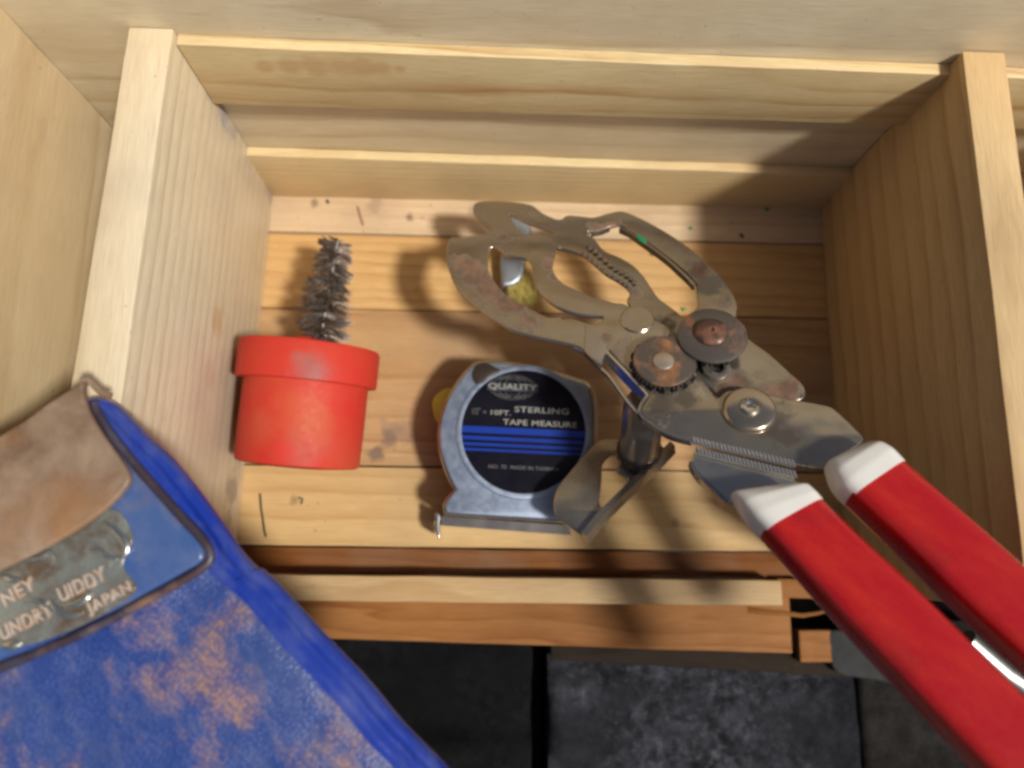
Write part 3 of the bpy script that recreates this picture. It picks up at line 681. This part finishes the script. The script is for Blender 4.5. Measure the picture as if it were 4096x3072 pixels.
# lever A : left jaw over the top, out to the upper red handle
outA = [z6(*p) for p in [(185, 415), (155, 460), (145, 520), (152, 610), (190, 715), (250, 810), (340, 893), (460, 978), (600, 1058), (750, 1100), (900, 1132), (1020, 1160), (1085, 1195), (1140, 1250), (1195, 1300), (1240, 1195)]]
outA += [z7(*p) for p in [(60, 455), (150, 560), (270, 690), (297, 725), (245, 820), (330, 895), (400, 940), (470, 968), (560, 990), (760, 1035), (960, 1085), (1160, 1140), (1350, 1165), (1420, 1110), (1590, 1000), (1540, 925), (1460, 848), (1400, 797), (1330, 778), (1240, 762), (1100, 740), (950, 700), (850, 690), (760, 700), (700, 740), (640, 650), (560, 560), (480, 440), (420, 390), (420, 320)]]
outA += [z6(*p) for p in [(1520, 960), (1470, 905), (1410, 895), (1340, 872), (1290, 868), (1230, 850), (1150, 832), (1060, 792), (950, 740), (895, 690), (868, 630), (880, 565), (893, 510), (885, 460), (840, 425), (760, 405), (680, 410), (610, 415), (560, 395), (540, 380), (480, 375), (440, 390), (400, 402), (330, 412), (260, 428), (220, 425)]]
holeA = [z6(*p) for p in [(440, 500), (428, 570), (432, 640), (470, 718), (540, 800), (610, 850), (690, 895), (750, 925), (790, 945), (850, 968), (925, 962), (935, 978), (1000, 975), (1100, 1005), (1160, 1010), (1215, 975), (1200, 962), (1100, 955), (1000, 935), (900, 895), (830, 845), (765, 780), (738, 700), (728, 620), (705, 575), (660, 560), (560, 545), (520, 520), (480, 490)]]
pA = slab('left_jaw', OP, outA, nick, opener, h=0.2, thick=1.8, bevel=.5, holes=(holeA,), sm=3, sharp=(0, 14, 15))
# folded side flange of the body
flange('flange', [z6(1020, 1162), z6(1090, 1195), z6(1195, 1300), z7(60, 600), z7(160, 740), z7(240, 835)], -.6, 2.2, chrome, lean=-.15, n=2, parent=pA)
flange('side_flange', [z7(28, 440), z7(150, 565), z7(268, 690), z7(295, 722)], .3, 5.5, nick2, lean=.05, n=3, parent=pA, th=.8)
flange('flange', [z7(297, 725), z7(243, 822), z7(330, 897), z7(400, 942), z7(480, 972), z7(560, 990)], .25, 2.6, chrome, n=3, parent=pA)
# lower-left gusset of lever B
pG = slab('gripper_plate', OP, [z7(*p) for p in [(575, 1060), (557, 1110), (590, 1185), (680, 1275), (772, 1365), (900, 1380), (1210, 1260), (1172, 1235), (1175, 1185), (880, 1120)]], nick2, opener, h=-1.6, thick=1.8, bevel=.5, sharp=(0, 4, 7, 8), sm=3)
flange('flange', [z7(557, 1120), z7(590, 1190), z7(680, 1282), z7(772, 1375)], -1.6, 3.2, chrome, n=3, parent=pG)
def knurl(name, a, b, h, wd, parent, mat, n=26):
    a = OP.at(*a, h); b = OP.at(*b, h); d = (b - a); L = d.length; d.normalize(); s = d.cross(OP.n)
    bm = bmesh.new(); up = OP.n
    hexa(bm, [a, b, b + s * wd, a + s * wd] + [x + up * .7 for x in (a, b, b + s * wd, a + s * wd)])
    for i in range(n):
        p = a + d * (L * (i + .1) / n) + up * .7; q = p + d * (L / n * .55)
        sk_ = d * .9
        hexa(bm, [p, q, q + s * wd + sk_, p + s * wd + sk_] + [x + up * .55 for x in (p, q, q + s * wd * .95 + sk_, p + s * wd * .95 + sk_)])
    o = bm_obj(name, bm, (a + b) / 2, mat, parent, 30); return o
bright = plain('bright_knurl', (.50, .49, .48), .32, .7, .03, .5, .3)
knurl('knurled_grip', z7(550, 985), z7(1170, 1132), -.9, 1.9, pA, bright)
knurl('knurled_grip', z7(578, 1050), z7(1178, 1195), -1.3, 1.9, pG, bright)
# folded step where the left jaw joins the body
FS = [z6(*p) for p in [(1092, 1020), (1190, 1108), (1245, 1150), (1200, 1300), (1140, 1250), (1085, 1195)]]
pS = slab('bend_strap', OP, FS, chrome, opener, h=.55, thick=.9, bevel=.3, sm=1)
# lobes stamped on the hub
def lobe(name, px, r, h, mat, prof=None):
    c = OP.at(*px, h); return lathe(name, OP, c, prof or [(r, -.8), (r, .2), (r - .35, .5), (0, .55)], mat, opener, 40)
lobe('hub_disc', z6(1445, 985), 5.6, .3, nick)
# wheels
rusty = worn_metal('rusted_steel', (.20, .185, .175), .9, .45, seed=4, grime=.5, thr=.50, rustcol=(.25, .09, .03), scale=.09, grimecol=(.09, .07, .06))
rusty2 = worn_metal('rusted_orange', (.22, .19, .17), .95, .5, seed=15, grime=.5, thr=.47, rustcol=(.24, .10, .035), scale=.10, grimecol=(.10, .075, .055))
def rad_mm(pa_, pb_, h): return (OP.at(*pa_, h) - OP.at(*pb_, h)).length / 2
h1 = 4.6; c1 = OP.at(*z7(678, 362), h1); r1 = rad_mm(z7(468, 380), z7(888, 350), h1)
def gear(name, c, r0, r1_, n, th, mat):
    bm = bmesh.new(); pts = []
    for i in range(n):
        for f, r in ((0, r0), (.18, r1_), (.5, r1_), (.68, r0)):
            a = 2 * math.pi * (i + f) / n; pts.append((r * math.cos(a), r * math.sin(a)))
    lo = [bm.verts.new((x, y, -th)) for x, y in pts]; hi = [bm.verts.new((x, y, 0)) for x, y in pts]
    bm.faces.new(lo[::-1]); bm.faces.new(hi)
    for k in range(len(pts)): bm.faces.new((lo[k], lo[(k+1) % len(pts)], hi[(k+1) % len(pts)], hi[k]))
    return bm_obj(name, bm, c, mat, opener, 30, OP)
blk = worn_metal('greasy_black_steel', (.045, .045, .05), .25, .35, seed=21, grime=.7, thr=.62, grimecol=(.012, .012, .018))
cut = lathe('cutting_wheel', OP, c1, [(r1 * .4, -1.6), (r1 * .86, -1.6), (r1, -.5), (r1 * .99, 0), (r1 * .90, .35), (r1 * .55, .55), (0, .55)], rusty, opener, 64)
gear('drive_gear', c1 - OP.n * 1.9, r1 * .72, r1 * .90, 15, 2.2, blk)
cc = OP.at(*z7(668, 340), h1 + 1.0); rr = 5.2
lathe('wheel_rivet', OP, cc, [(rr, -.6), (rr * 1.02, 0), (rr * .92, .6), (rr * .7, 1.0), (rr * .4, 1.25), (rr * .2, 1.25), (rr * .14, .6), (0, .5)], worn_metal('rusty_rivet', (.15, .10, .08), .95, .38, seed=31, grime=.6, thr=.45, rustcol=(.15, .060, .035), scale=.12), opener, 40)
h2 = 3.4; c2_ = OP.at(*z7(388, 512), h2); r2 = rad_mm(z7(200, 500), z7(580, 560), h2)
lathe('feed_wheel', OP, c2_, [(r2 * .4, -1.2), (r2 * .95, -1.2), (r2, -.5), (r2 * .97, .1), (r2 * .85, .3), (0, .4)], rusty2, opener, 64)
gear('feed_teeth', c2_ - OP.n * 1.0, r2 * .96, r2 * 1.04, 44, 1.0, rusty)
gear('drive_gear', c2_ - OP.n * 2.1, r2 * .93, r2 * 1.10, 17, 1.8, blk)
rv = OP.at(*z7(382, 520), h2 + .4)
lathe('wheel_rivet', OP, rv, [(3.3, -.3), (3.25, .3), (2.9, .5), (0, .55)], plain('flat_rivet', (.55, .47, .38), .4, .8, .05, .6, .3), opener, 32)
# main rivet with dished washer
hr = 1.6; cr = OP.at(*z7(905, 805), hr); R3 = rad_mm(z7(740, 780), z7(1072, 850), hr)
lathe('pivot_washer', OP, cr, [(R3 * .5, -1.4), (R3, -1.4), (R3 * 1.0, -.9), (R3 * .93, .2), (R3 * .86, .5), (R3 * .4, .5), (0, .45)], worn_metal('washer_nickel', (.54, .46, .36), .25, .2, seed=3, grime=.25, thr=.62), opener, 56)
lathe('pivot_rivet', OP, cr + OP.n * .45, [(R3 * .36, -.1), (R3 * .36, .5), (R3 * .28, .9), (R3 * .2, .7), (R3 * .15, .1), (0, 0)], worn_metal('rivet_bright', (.70, .66, .55), .1, .12, seed=5, grime=.1, thr=.7), opener, 40)
# second wheel plate detail: bright lip beside cutting wheel
lathe('spacer_ring', OP, OP.at(*z7(700, 560), -.6), [(2.4, -.6), (4.4, -.6), (4.4, .8), (3.4, 1.1), (2.4, .8)], nick2, opener, 32)
# crank: shaft, collar rings, folded key
hs = -45.0
cs = OP.at(*zk(1225, 470), hs + 3)
ct = OP.at(*zk(1330, 60), -9)
axs = Frame(cs, OP.n, (1, 0, 0))
shaft_r = 7.0
sh = lathe('crank_shaft', OP, cs, [(0, 0), (shaft_r, 0), (shaft_r, 30), (shaft_r * .8, 34), (0, 34)], worn_metal('shaft_steel', (.50, .47, .42), .15, .3, seed=9, grime=.3, thr=.65), opener, 48)
sr = worn_metal('dark_ring_steel', (.16, .15, .14), .3, .25, seed=10, grime=.6)
for hh in (0.2, 1.9): lathe('collar_ring', OP, cs + OP.n * hh, [(shaft_r, -.6), (shaft_r + 1.0, -.5), (shaft_r + 1.1, .0), (shaft_r + 1.0, .5), (shaft_r, .6)], sr, opener, 48)
print('crank z', cs, 'key tip z', OP.at(*zk(560, 1480), hs).z, OP.at(*zk(250, 1000), hs).z)
keym = worn_metal('key_nickel', (.46, .42, .35), .2, .26, seed=14, grime=.35, thr=.62)
keyp = [zk(*p) for p in [(720, 350), (560, 510), (430, 660), (290, 830), (215, 950), (190, 1080), (215, 1230), (310, 1300), (560, 1490), (650, 1400), (800, 1220), (1000, 1010), (1200, 820), (1400, 620), (1560, 470), (1450, 380), (1050, 330), (850, 320)]]
keyh = [zk(*p) for p in [(790, 600), (920, 490), (985, 600), (955, 700), (1085, 800), (985, 950), (860, 1070), (785, 1140), (745, 1090), (765, 900), (775, 740)]]
ky = slab('crank_key', OP, keyp, keym, opener, h=hs + .6, thick=2.2, bevel=.6, sharp=(7, 8), holes=(keyh,), sm=3)
# the tip of the key is folded down
ft = [OP.at(*zk(*p), hs + .4) for p in [(300, 1290), (560, 1485)]]; fo = OP.n * -4.5
P = [OP.at(*zk(*p), hs + 2.5) for p in [(575, 1480), (770, 1240), (1000, 1010), (1170, 850), (1420, 610), (1640, 380)]]
bm = bmesh.new(); prev = None
for i, p in enumerate(P):
    t = (P[min(i+1, len(P)-1)] - P[max(i-1, 0)]).normalized(); s = t.cross(OP.n).normalized()
    ring = [bm.verts.new(p + s * a_ + OP.n * b_) for a_, b_ in ((-1.6, .2), (.5, .2), (1.6, -5.0), (-.6, -5.0))]
    if prev:
        for k_ in range(4): bm.faces.new((prev[k_], prev[(k_+1) % 4], ring[(k_+1) % 4], ring[k_]))
    else: bm.faces.new(ring)
    prev = ring
bm.faces.new(prev[::-1]); bm_obj('key_edge', bm, P[2], keym, ky, 40)
# handles
def handle_mat():
    k = NT('red_lacquer'); V = k.coord(rot=(0, 0, -.80), stretch=(.16, 1.3, 1.3)); V2 = k.coord()
    n = k.noise(V, .12, 4, .6); n2 = k.noise(V2, .6, 4, .6); n3 = k.noise(V, .5, 2, .5)
    col = k.mix(k.ramp(n, [(.4, 0), (.75, .8)]), (.42, .006, .008), (.52, .024, .010))
    col = k.mix(k.ramp(n3, [(.72, 0), (.80, .35)]), col, (.50, .06, .04)); col = k.mix(k.ramp(k.noise(V2, .05, 4, .6), [(.5, 0), (.7, .5)]), col, (.22, .012, .012))
    k.set(**{'Base Color': col, 'Roughness': k.ramp(n2, [(.3, .20), (.7, .34)]), 'Coat Weight': 1.0, 'Coat Roughness': .05}); k.bump(n2, .03, .4, k.bump(n, .12, .4)); return k.m
red = handle_mat(); ivory = plain('ivory_ferrule', (.80, .79, .75), .22, 0, .03, .3, .25, .2, col2=(.55, .52, .45), vscale=.1)
def loft(name, pairs, thick, mat, parent, capr=True, h=4.5):
    """bar with a flat rounded section between photo point pairs (left edge, right edge)"""
    Ls = spline([tuple(OP.at(*zh(*p[0]), h - 3.2) + OP.n * 3.2) for p in pairs], 5, False); Rs = spline([tuple(OP.at(*zh(*p[1]), h + 3.2) - OP.n * 3.2) for p in pairs], 5, False)
    if not hasattr(thick, '__len__'): thick = [thick] * len(pairs)
    bm = bmesh.new(); prev = None; n = 40; first = None
    for i, (l_, r_) in enumerate(zip(Ls, Rs)):
        f = i / 5; k0 = min(int(f), len(pairs) - 2); T = thick[k0] + (thick[k0+1] - thick[k0]) * (f - k0)
        c = (l_ + r_) / 2; hw = (r_ - l_) / 2; ring = []
        for q in range(n):
            t = 2 * math.pi * q / n; cx_, sy_ = math.cos(t), math.sin(t)
            x = math.copysign(abs(cx_) ** .40, cx_); y = math.copysign(abs(sy_) ** .54, sy_)
            ring.append(bm.verts.new(c + hw * x + OP.n * (y * T / 2)))
        if prev:
            for q in range(n): bm.faces.new((prev[q], prev[(q+1) % n], ring[(q+1) % n], ring[q]))
        else: bm.faces.new(ring[::-1])
        prev = ring
    bm.faces.new(prev)
    return bm_obj(name, bm, (Ls[len(Ls)//2] + Rs[len(Ls)//2]) / 2, mat, parent, 50)
def handle(fp, hp, TT):
    T = TT[0]
    o = loft("handle", hp, TT, red, opener)
    loft('ferrule', fp, [T * .55, T * .92, T * 1.04, T * 1.05], ivory, o)
    return o
handle([((262, 366), (618, 276)), ((300, 425), (652, 290)), ((352, 492), (690, 330)), ((418, 560), (716, 362))],
       [((408, 550), (706, 356)), ((560, 722), (900, 545)), ((760, 948), (1170, 795)), ((1080, 1295), (1430, 1050)), ((1420, 1659), (1688, 1310)), ((1850, 2120), (2200, 1800)), ((2400, 2680), (2800, 2380)), ((2900, 3200), (3350, 2900))], [12.5] * 8)
handle([((712, 222), (950, 72)), ((735, 285), (1000, 82)), ((775, 345), (1055, 118)), ((830, 395), (1112, 178))],
       [((818, 386), (1100, 172)), ((1056, 612), (1290, 336)), ((1260, 818), (1500, 518)), ((1418, 970), (1688, 686)), ((1700, 1230), (2000, 955)), ((2100, 1600), (2450, 1350)), ((2700, 2150), (3100, 1900))], [12.5] * 7)
print('right handle near divider', OP.at(4096, 2300, -5))

# ================================================================ BLUE POUCH
ZP = 112.0
FP = flat(ZP)
def z8(x, y): return (x / 1.3273, 1450 + y / 1.3273)
def z9(x, y): return (900 + x / 1.548, 2000 + y / 1.548)
pouch = thing('vinyl_pouch', 'worn blue vinyl pouch with brown flap and embossed silver label, on the left divider', 'pouch', (-115, -20, 104))
edge = [z8(*p) for p in [(470, 195), (520, 178), (590, 210), (670, 285), (755, 375), (900, 512), (1040, 682), (1170, 862), (1280, 1022), (1400, 1135)]] + [z9(*p) for p in [(205, 425), (300, 512), (440, 662), (600, 838), (860, 1110), (1100, 1398), (1360, 1662), (1700, 2050)]]
E = [FP.at(*p) for p in edge]; E = [Vector(p) for p in spline([tuple(p) for p in E], 7, False)]
D = Vector((-.89, -.45, 0)).normalized()
prof = [(1.2, -8), (.5, -5.5), (0.0, -3.6), (.15, -2.4), (.6, -1.3), (1.3, -.5), (2.1, -.2), (2.9, -.35), (3.6, -.95), (4.2, -1.25), (4.9, -1.1), (5.8, -.3), (6.8, .05), (7.8, .1), (8.8, -.1), (9.8, .3), (12, .55)] + [(12 + 3.0 * i, .6) for i in range(1, 42)]
bm = bmesh.new(); G = []; es = bm.faces.layers.int.new('edge_strip')
for i, p in enumerate(E):
    row = []
    for (d, z) in prof:
        q = p + D * d
        s_ = min(1, d / 10)
        z2 = z + s_ * 1.1 * noise.noise(Vector((q.x * .05, q.y * .05, 2))) + min(1, d / 3) * .35 * noise.noise(Vector((q.x * .16, q.y * .16, 7))) + .25 * noise.noise(Vector((i * .12, d * .5, 1)))
        row.append(bm.verts.new((q.x, q.y, ZP + z2 - .3)))
    G.append(row)
for i in range(len(G) - 1):
    for j in range(len(prof) - 1):
        fc = bm.faces.new((G[i][j], G[i+1][j], G[i+1][j+1], G[i][j+1])); fc[es] = 1 if j < 14 else 0
low = [[bm.verts.new((r[0].co.x, r[0].co.y, ZP - 8.4)), bm.verts.new((r[-1].co.x, r[-1].co.y, ZP - 8.4))] for r in G]
for i in range(len(G) - 1):
    bm.faces.new((G[i][0], low[i][0], low[i+1][0], G[i+1][0])); bm.faces.new((G[i][-1], G[i+1][-1], low[i+1][1], low[i][1])); bm.faces.new((low[i][0], low[i][1], low[i+1][1], low[i+1][0]))
for i in (0, len(G) - 1): bm.faces.new([v for v in G[i]] + [low[i][1], low[i][0]])
def vinyl(name, base, scuff, amt, thr, seed, pebble=True, rough=.42):
    k = NT(name); V = k.coord(loc=(seed * 5, seed * 9, 0)); Vr = k.coord(loc=(seed, 0, 0), rot=(0, 0, .9), stretch=(.7, 1.3, 1))
    n = k.noise(V, .035, 5, .62, .3); n2 = k.noise(V, .5, 4, .65)
    vo = k.n('ShaderNodeTexVoronoi'); vo.feature = 'F1'; vo.inputs['Scale'].default_value = 1.0; vo.inputs['Randomness'].default_value = .65; k.l(Vr, vo.inputs['Vector'])
    stv = k.coord(rot=(0, 0, -1.0), stretch=(.6, 1.2, 1)); fray = k.noise(stv, .14, 5, .65)
    peb = k.ramp(vo.outputs['Distance'], [(.12, 1.0), (.55, 0.0)])
    a = k.ramp(k.math('ADD', n, k.math('MULTIPLY', k.math('SUBTRACT', fray, .5), .30)), [(thr, 0), (thr + .17, 1)])
    if pebble: a = k.math('MULTIPLY', a, k.ramp(k.math('ADD', k.math('MULTIPLY', peb, .6), k.math('MULTIPLY', n2, .7)), [(.38, .35), (.72, 1)]))
    a = k.math('MULTIPLY', a, amt)
    tone = k.ramp(k.noise(V, .03, 3), [(.35, 0), (.7, 1)])
    c = k.mix(tone, base, [base[0] * 2.2, base[1] * 1.5, base[2] * 1.05])
    c = k.mix(k.ramp(fray, [(.45, 0), (.8, .4)]), c, (.16, .18, .26))
    if pebble: c = k.mix(k.math('MULTIPLY', peb, .22), c, [min(1, x * 2.2 + .03) for x in base])
    c = k.mix(a, c, k.mix(n2, scuff, [x * .5 for x in scuff]))
    k.set(**{'Base Color': c, 'Roughness': k.math('ADD', rough, k.math('MULTIPLY', a, .3)), 'Specular IOR Level': .5})
    b = None
    if pebble: b = k.bump(peb, .14, .6)
    k.bump(n2, .15, .4, b); return k.m
vb = vinyl('blue_vinyl', (.014, .04, .19), (.46, .24, .12), .95, .475, 2)
smooth_blue = vinyl('smooth_blue_vinyl', (.010, .032, .27), (.2, .13, .10), .5, .58, 5, False, .2)
body = bm_obj('pouch_body', bm, (-120, -60, ZP), vb, pouch, 60)
body.data.materials.append(smooth_blue)
for pg in body.data.polygons:
    if body.data.attributes['edge_strip'].data[pg.index].value: pg.material_index = 1
# smooth panel, its piping and the groove beside it
FQ = flat(ZP + .9)
panel = [z8(*p) for p in [(520, 330), (600, 430), (700, 560), (820, 690), (960, 850), (1050, 945), (1082, 1010), (1065, 1060), (980, 1110), (800, 1212), (550, 1345), (300, 1455), (0, 1575), (-200, 1640), (-200, 800), (200, 500)]]
pn = slab('label_panel', FQ, panel, vinyl('panel_vinyl', (.03, .075, .24), (.25, .17, .12), .5, .56, 8, False, .27), pouch, h=1.0, thick=3.2, bevel=1.3, sm=4, res=4)
pipe = [z8(*p) for p in [(500, 215), (512, 262), (585, 375), (700, 520), (840, 680), (965, 820), (1065, 925), (1115, 1000), (1108, 1062), (1000, 1140), (800, 1250), (550, 1385), (300, 1500), (0, 1622), (-200, 1700)]]
pp = [FQ.at(*p) for p in pipe]; pp = spline([tuple(p) for p in pp], 6, False)
tube('piping', [Vector(p) + Vector((0, 0, .2)) for p in pp], 1.15, vinyl('dark_piping', (.028, .022, .035), (.28, .13, .06), .8, .50, 4, False, .4), pouch, seg=10)
# foil label area
foil = NT('worn_foil'); V = foil.coord(); n = foil.noise(V, .09, 5, .65, .5); n2 = foil.noise(V, .5, 5, .7)
col = foil.mix(foil.ramp(n, [(.42, 0), (.62, 1)]), (.26, .28, .26), (.17, .12, .08)); col = foil.mix(foil.ramp(n2, [(.6, 0), (.75, .7)]), col, (.55, .56, .48))
foil.set(**{'Base Color': col, 'Metallic': .55, 'Roughness': foil.ramp(n2, [(.3, .22), (.7, .42)])}); b = foil.bump(n, .8, .8); foil.bump(n2, .25, .5, b)
FL = flat(ZP + 2.0)
fl = slab('foil_label', FL, [z8(*p) for p in [(-200, 1000), (0, 1090), (300, 950), (560, 780), (640, 800), (690, 880), (700, 960), (650, 1080), (720, 1180), (690, 1240), (560, 1330), (380, 1420), (150, 1500), (0, 1515), (-200, 1560)]], foil.m, pn, h=.35, thick=.8, bevel=.3, sm=4)
emb = plain('embossed_foil', (.66, .56, .48), .35, .35, .05, .6, .8, col2=(.50, .26, .14), vscale=.3)
def ptext(bdy, p, q, hgt, mat=emb):
    a = FL.at(*z8(*p), .4); b = FL.at(*z8(*q), .4); v = b - a
    text('lettering', bdy, Frame(FL.o, (0, 0, 1)), (a + b) / 2, v.length, hgt, math.atan2(v.y, v.x), mat, fl, ext=.5, bold=.02, spacing=1.1)
ptext('JAPAN', (468, 1318), (698, 1190), 3.5)
ptext('UNDRY', (5, 1440), (278, 1305), 3.6)
ptext('UIDDY', (318, 1238), (560, 1115), 3.6)
ptext('NEY', (18, 1262), (185, 1165), 3.4)
def ridge(pts, r):
    q = [FL.at(*z8(*p), .5) for p in pts]; q = [Vector(v) for v in spline([tuple(v) for v in q], 6, False)]
    tube('embossed_line', q, lambda t: r * (.35 + .65 * math.sin(math.pi * min(max(t, .02), .98))), worn, fl, seg=10, flatten=.6)
worn = worn_metal('embossed_bright', (.62, .64, .58), .1, .25, seed=4, grime=.15, thr=.7)
ridge([(545, 850), (600, 880), (650, 930), (672, 980), (650, 1025), (600, 1030)], 1.1)
ridge([(130, 1262), (200, 1268), (260, 1300), (310, 1335)], .8)
ridge([(265, 1255), (300, 1310), (370, 1345), (440, 1330)], 1.0)
ridge([(330, 1290), (400, 1285), (460, 1250), (470, 1210)], 1.0)
ridge([(130, 1050), (210, 1035), (260, 1010), (290, 1050)], .9)
ridge([(10, 1130), (60, 1150), (120, 1160)], .8)
ridge([(480, 990), (530, 995), (570, 1030), (620, 1045)], .7)
ridge([(10, 1500), (60, 1502), (110, 1495)], 1.2)
# brown flap
k = NT('brown_leather'); V = k.coord(); n = k.noise(V, .07, 5, .6, .3); n2 = k.noise(V, .5, 4, .6); n3 = k.noise(V, .03, 3)
col = k.mix(k.ramp(n, [(.35, 0), (.65, 1)]), (.27, .19, .13), (.13, .075, .045)); col = k.mix(k.ramp(n3, [(.5, 0), (.7, .7)]), col, (.30, .15, .06))
k.set(**{'Base Color': col, 'Roughness': .5}); b = k.bump(n, .6, .5); k.bump(n2, .2, .5, b); leather = k.m
FF = flat(ZP + 4.2)
flap = [z8(*p) for p in [(-250, 560), (0, 385), (120, 312), (250, 215), (350, 152), (415, 108), (445, 92), (442, 150), (458, 235), (505, 325), (575, 430), (640, 520), (682, 585), (682, 640), (620, 720), (560, 775), (440, 865), (300, 950), (150, 1030), (0, 1100), (-250, 1180)]]
slab('flap', FF, flap, leather, pouch, h=1.2, thick=2.4, bevel=.9, res=3, sm=4, sharp=(6,))
tube('flap_thong', [FF.at(*z8(*p), .5) for p in [(430, 95), (470, 88), (510, 130), (545, 165), (592, 178)]], .9, leather, pouch, seg=8, flatten=.7)

# ================================================================ SMALL BITS ON THE FLOOR
dk = plain('black_debris', (.02, .016, .012), .8)
def bit(name, pts, r, mat, label, cat, z=.2, group=None):
    o = tube(name, [W(*p, z) for p in pts], r, mat, None, seg=6, flatten=.6); tag(o, label, cat, group)
bit('wire_scrap', [(1040, 1975), (1044, 2030), (1052, 2080), (1057, 2120), (1064, 2148)], .38, dk, 'short black wire scrap on the floor board left of the tape measure', 'wire', .5)
bit('wood_sliver', [(1430, 825), (1440, 860), (1452, 900)], .45, plain('brown_sliver', (.25, .13, .08), .7), 'thin brown sliver on the bleached board above the wire brush', 'sliver', .4)
bit('dark_crumb', [(1195, 1990), (1210, 1996), (1204, 2016)], .35, dk, 'tiny dark crumb on the floor board right of the black wire scrap', 'crumb', .3)
bit('dirt_crumb', [(1306, 800), (1314, 812)], .6, dk, 'tiny dark dirt crumb against the lower rail, left of the brown sliver', 'crumb', .4)
bit('dirt_crumb', [(2960, 935), (2974, 948)], .7, dk, 'tiny dark dirt crumb in the shaded corner by the right divider', 'crumb', .4)
gm = plain('green_flake_paint', (.02, .24, .05), .5)
for (p, s_, lab_) in (((2763, 912), 1.0, 'green paint flake at the edge of the shade near the right divider'), ((2615, 1012), 1.5, 'green paint flake inside the right loop of the opener jaws'), ((2735, 1236), .9, 'green paint flake beside the cutting wheel'), ((3068, 837), 1.1, 'green paint flake against the lower rail in the shade')):
    c = W(*p, .4)
    bm = bmesh.new(); pts = [(c.x + s_ * math.cos(t) * (1 + .3 * math.sin(3 * t + p[0])), c.y + s_ * .8 * math.sin(t)) for t in [i * math.pi / 4 for i in range(8)]]
    lo = [bm.verts.new((x, y, .1)) for x, y in pts]; hi = [bm.verts.new((x * .9 + c.x * .1, y * .9 + c.y * .1, .6)) for x, y in pts]
    bm.faces.new(lo[::-1]); bm.faces.new(hi)
    for i in range(8): bm.faces.new((lo[i], lo[(i+1) % 8], hi[(i+1) % 8], hi[i]))
    tag(bm_obj('paint_flake', bm, (c.x, c.y, .1), gm), lab_, 'flake', 'green paint flakes on the crate floor')
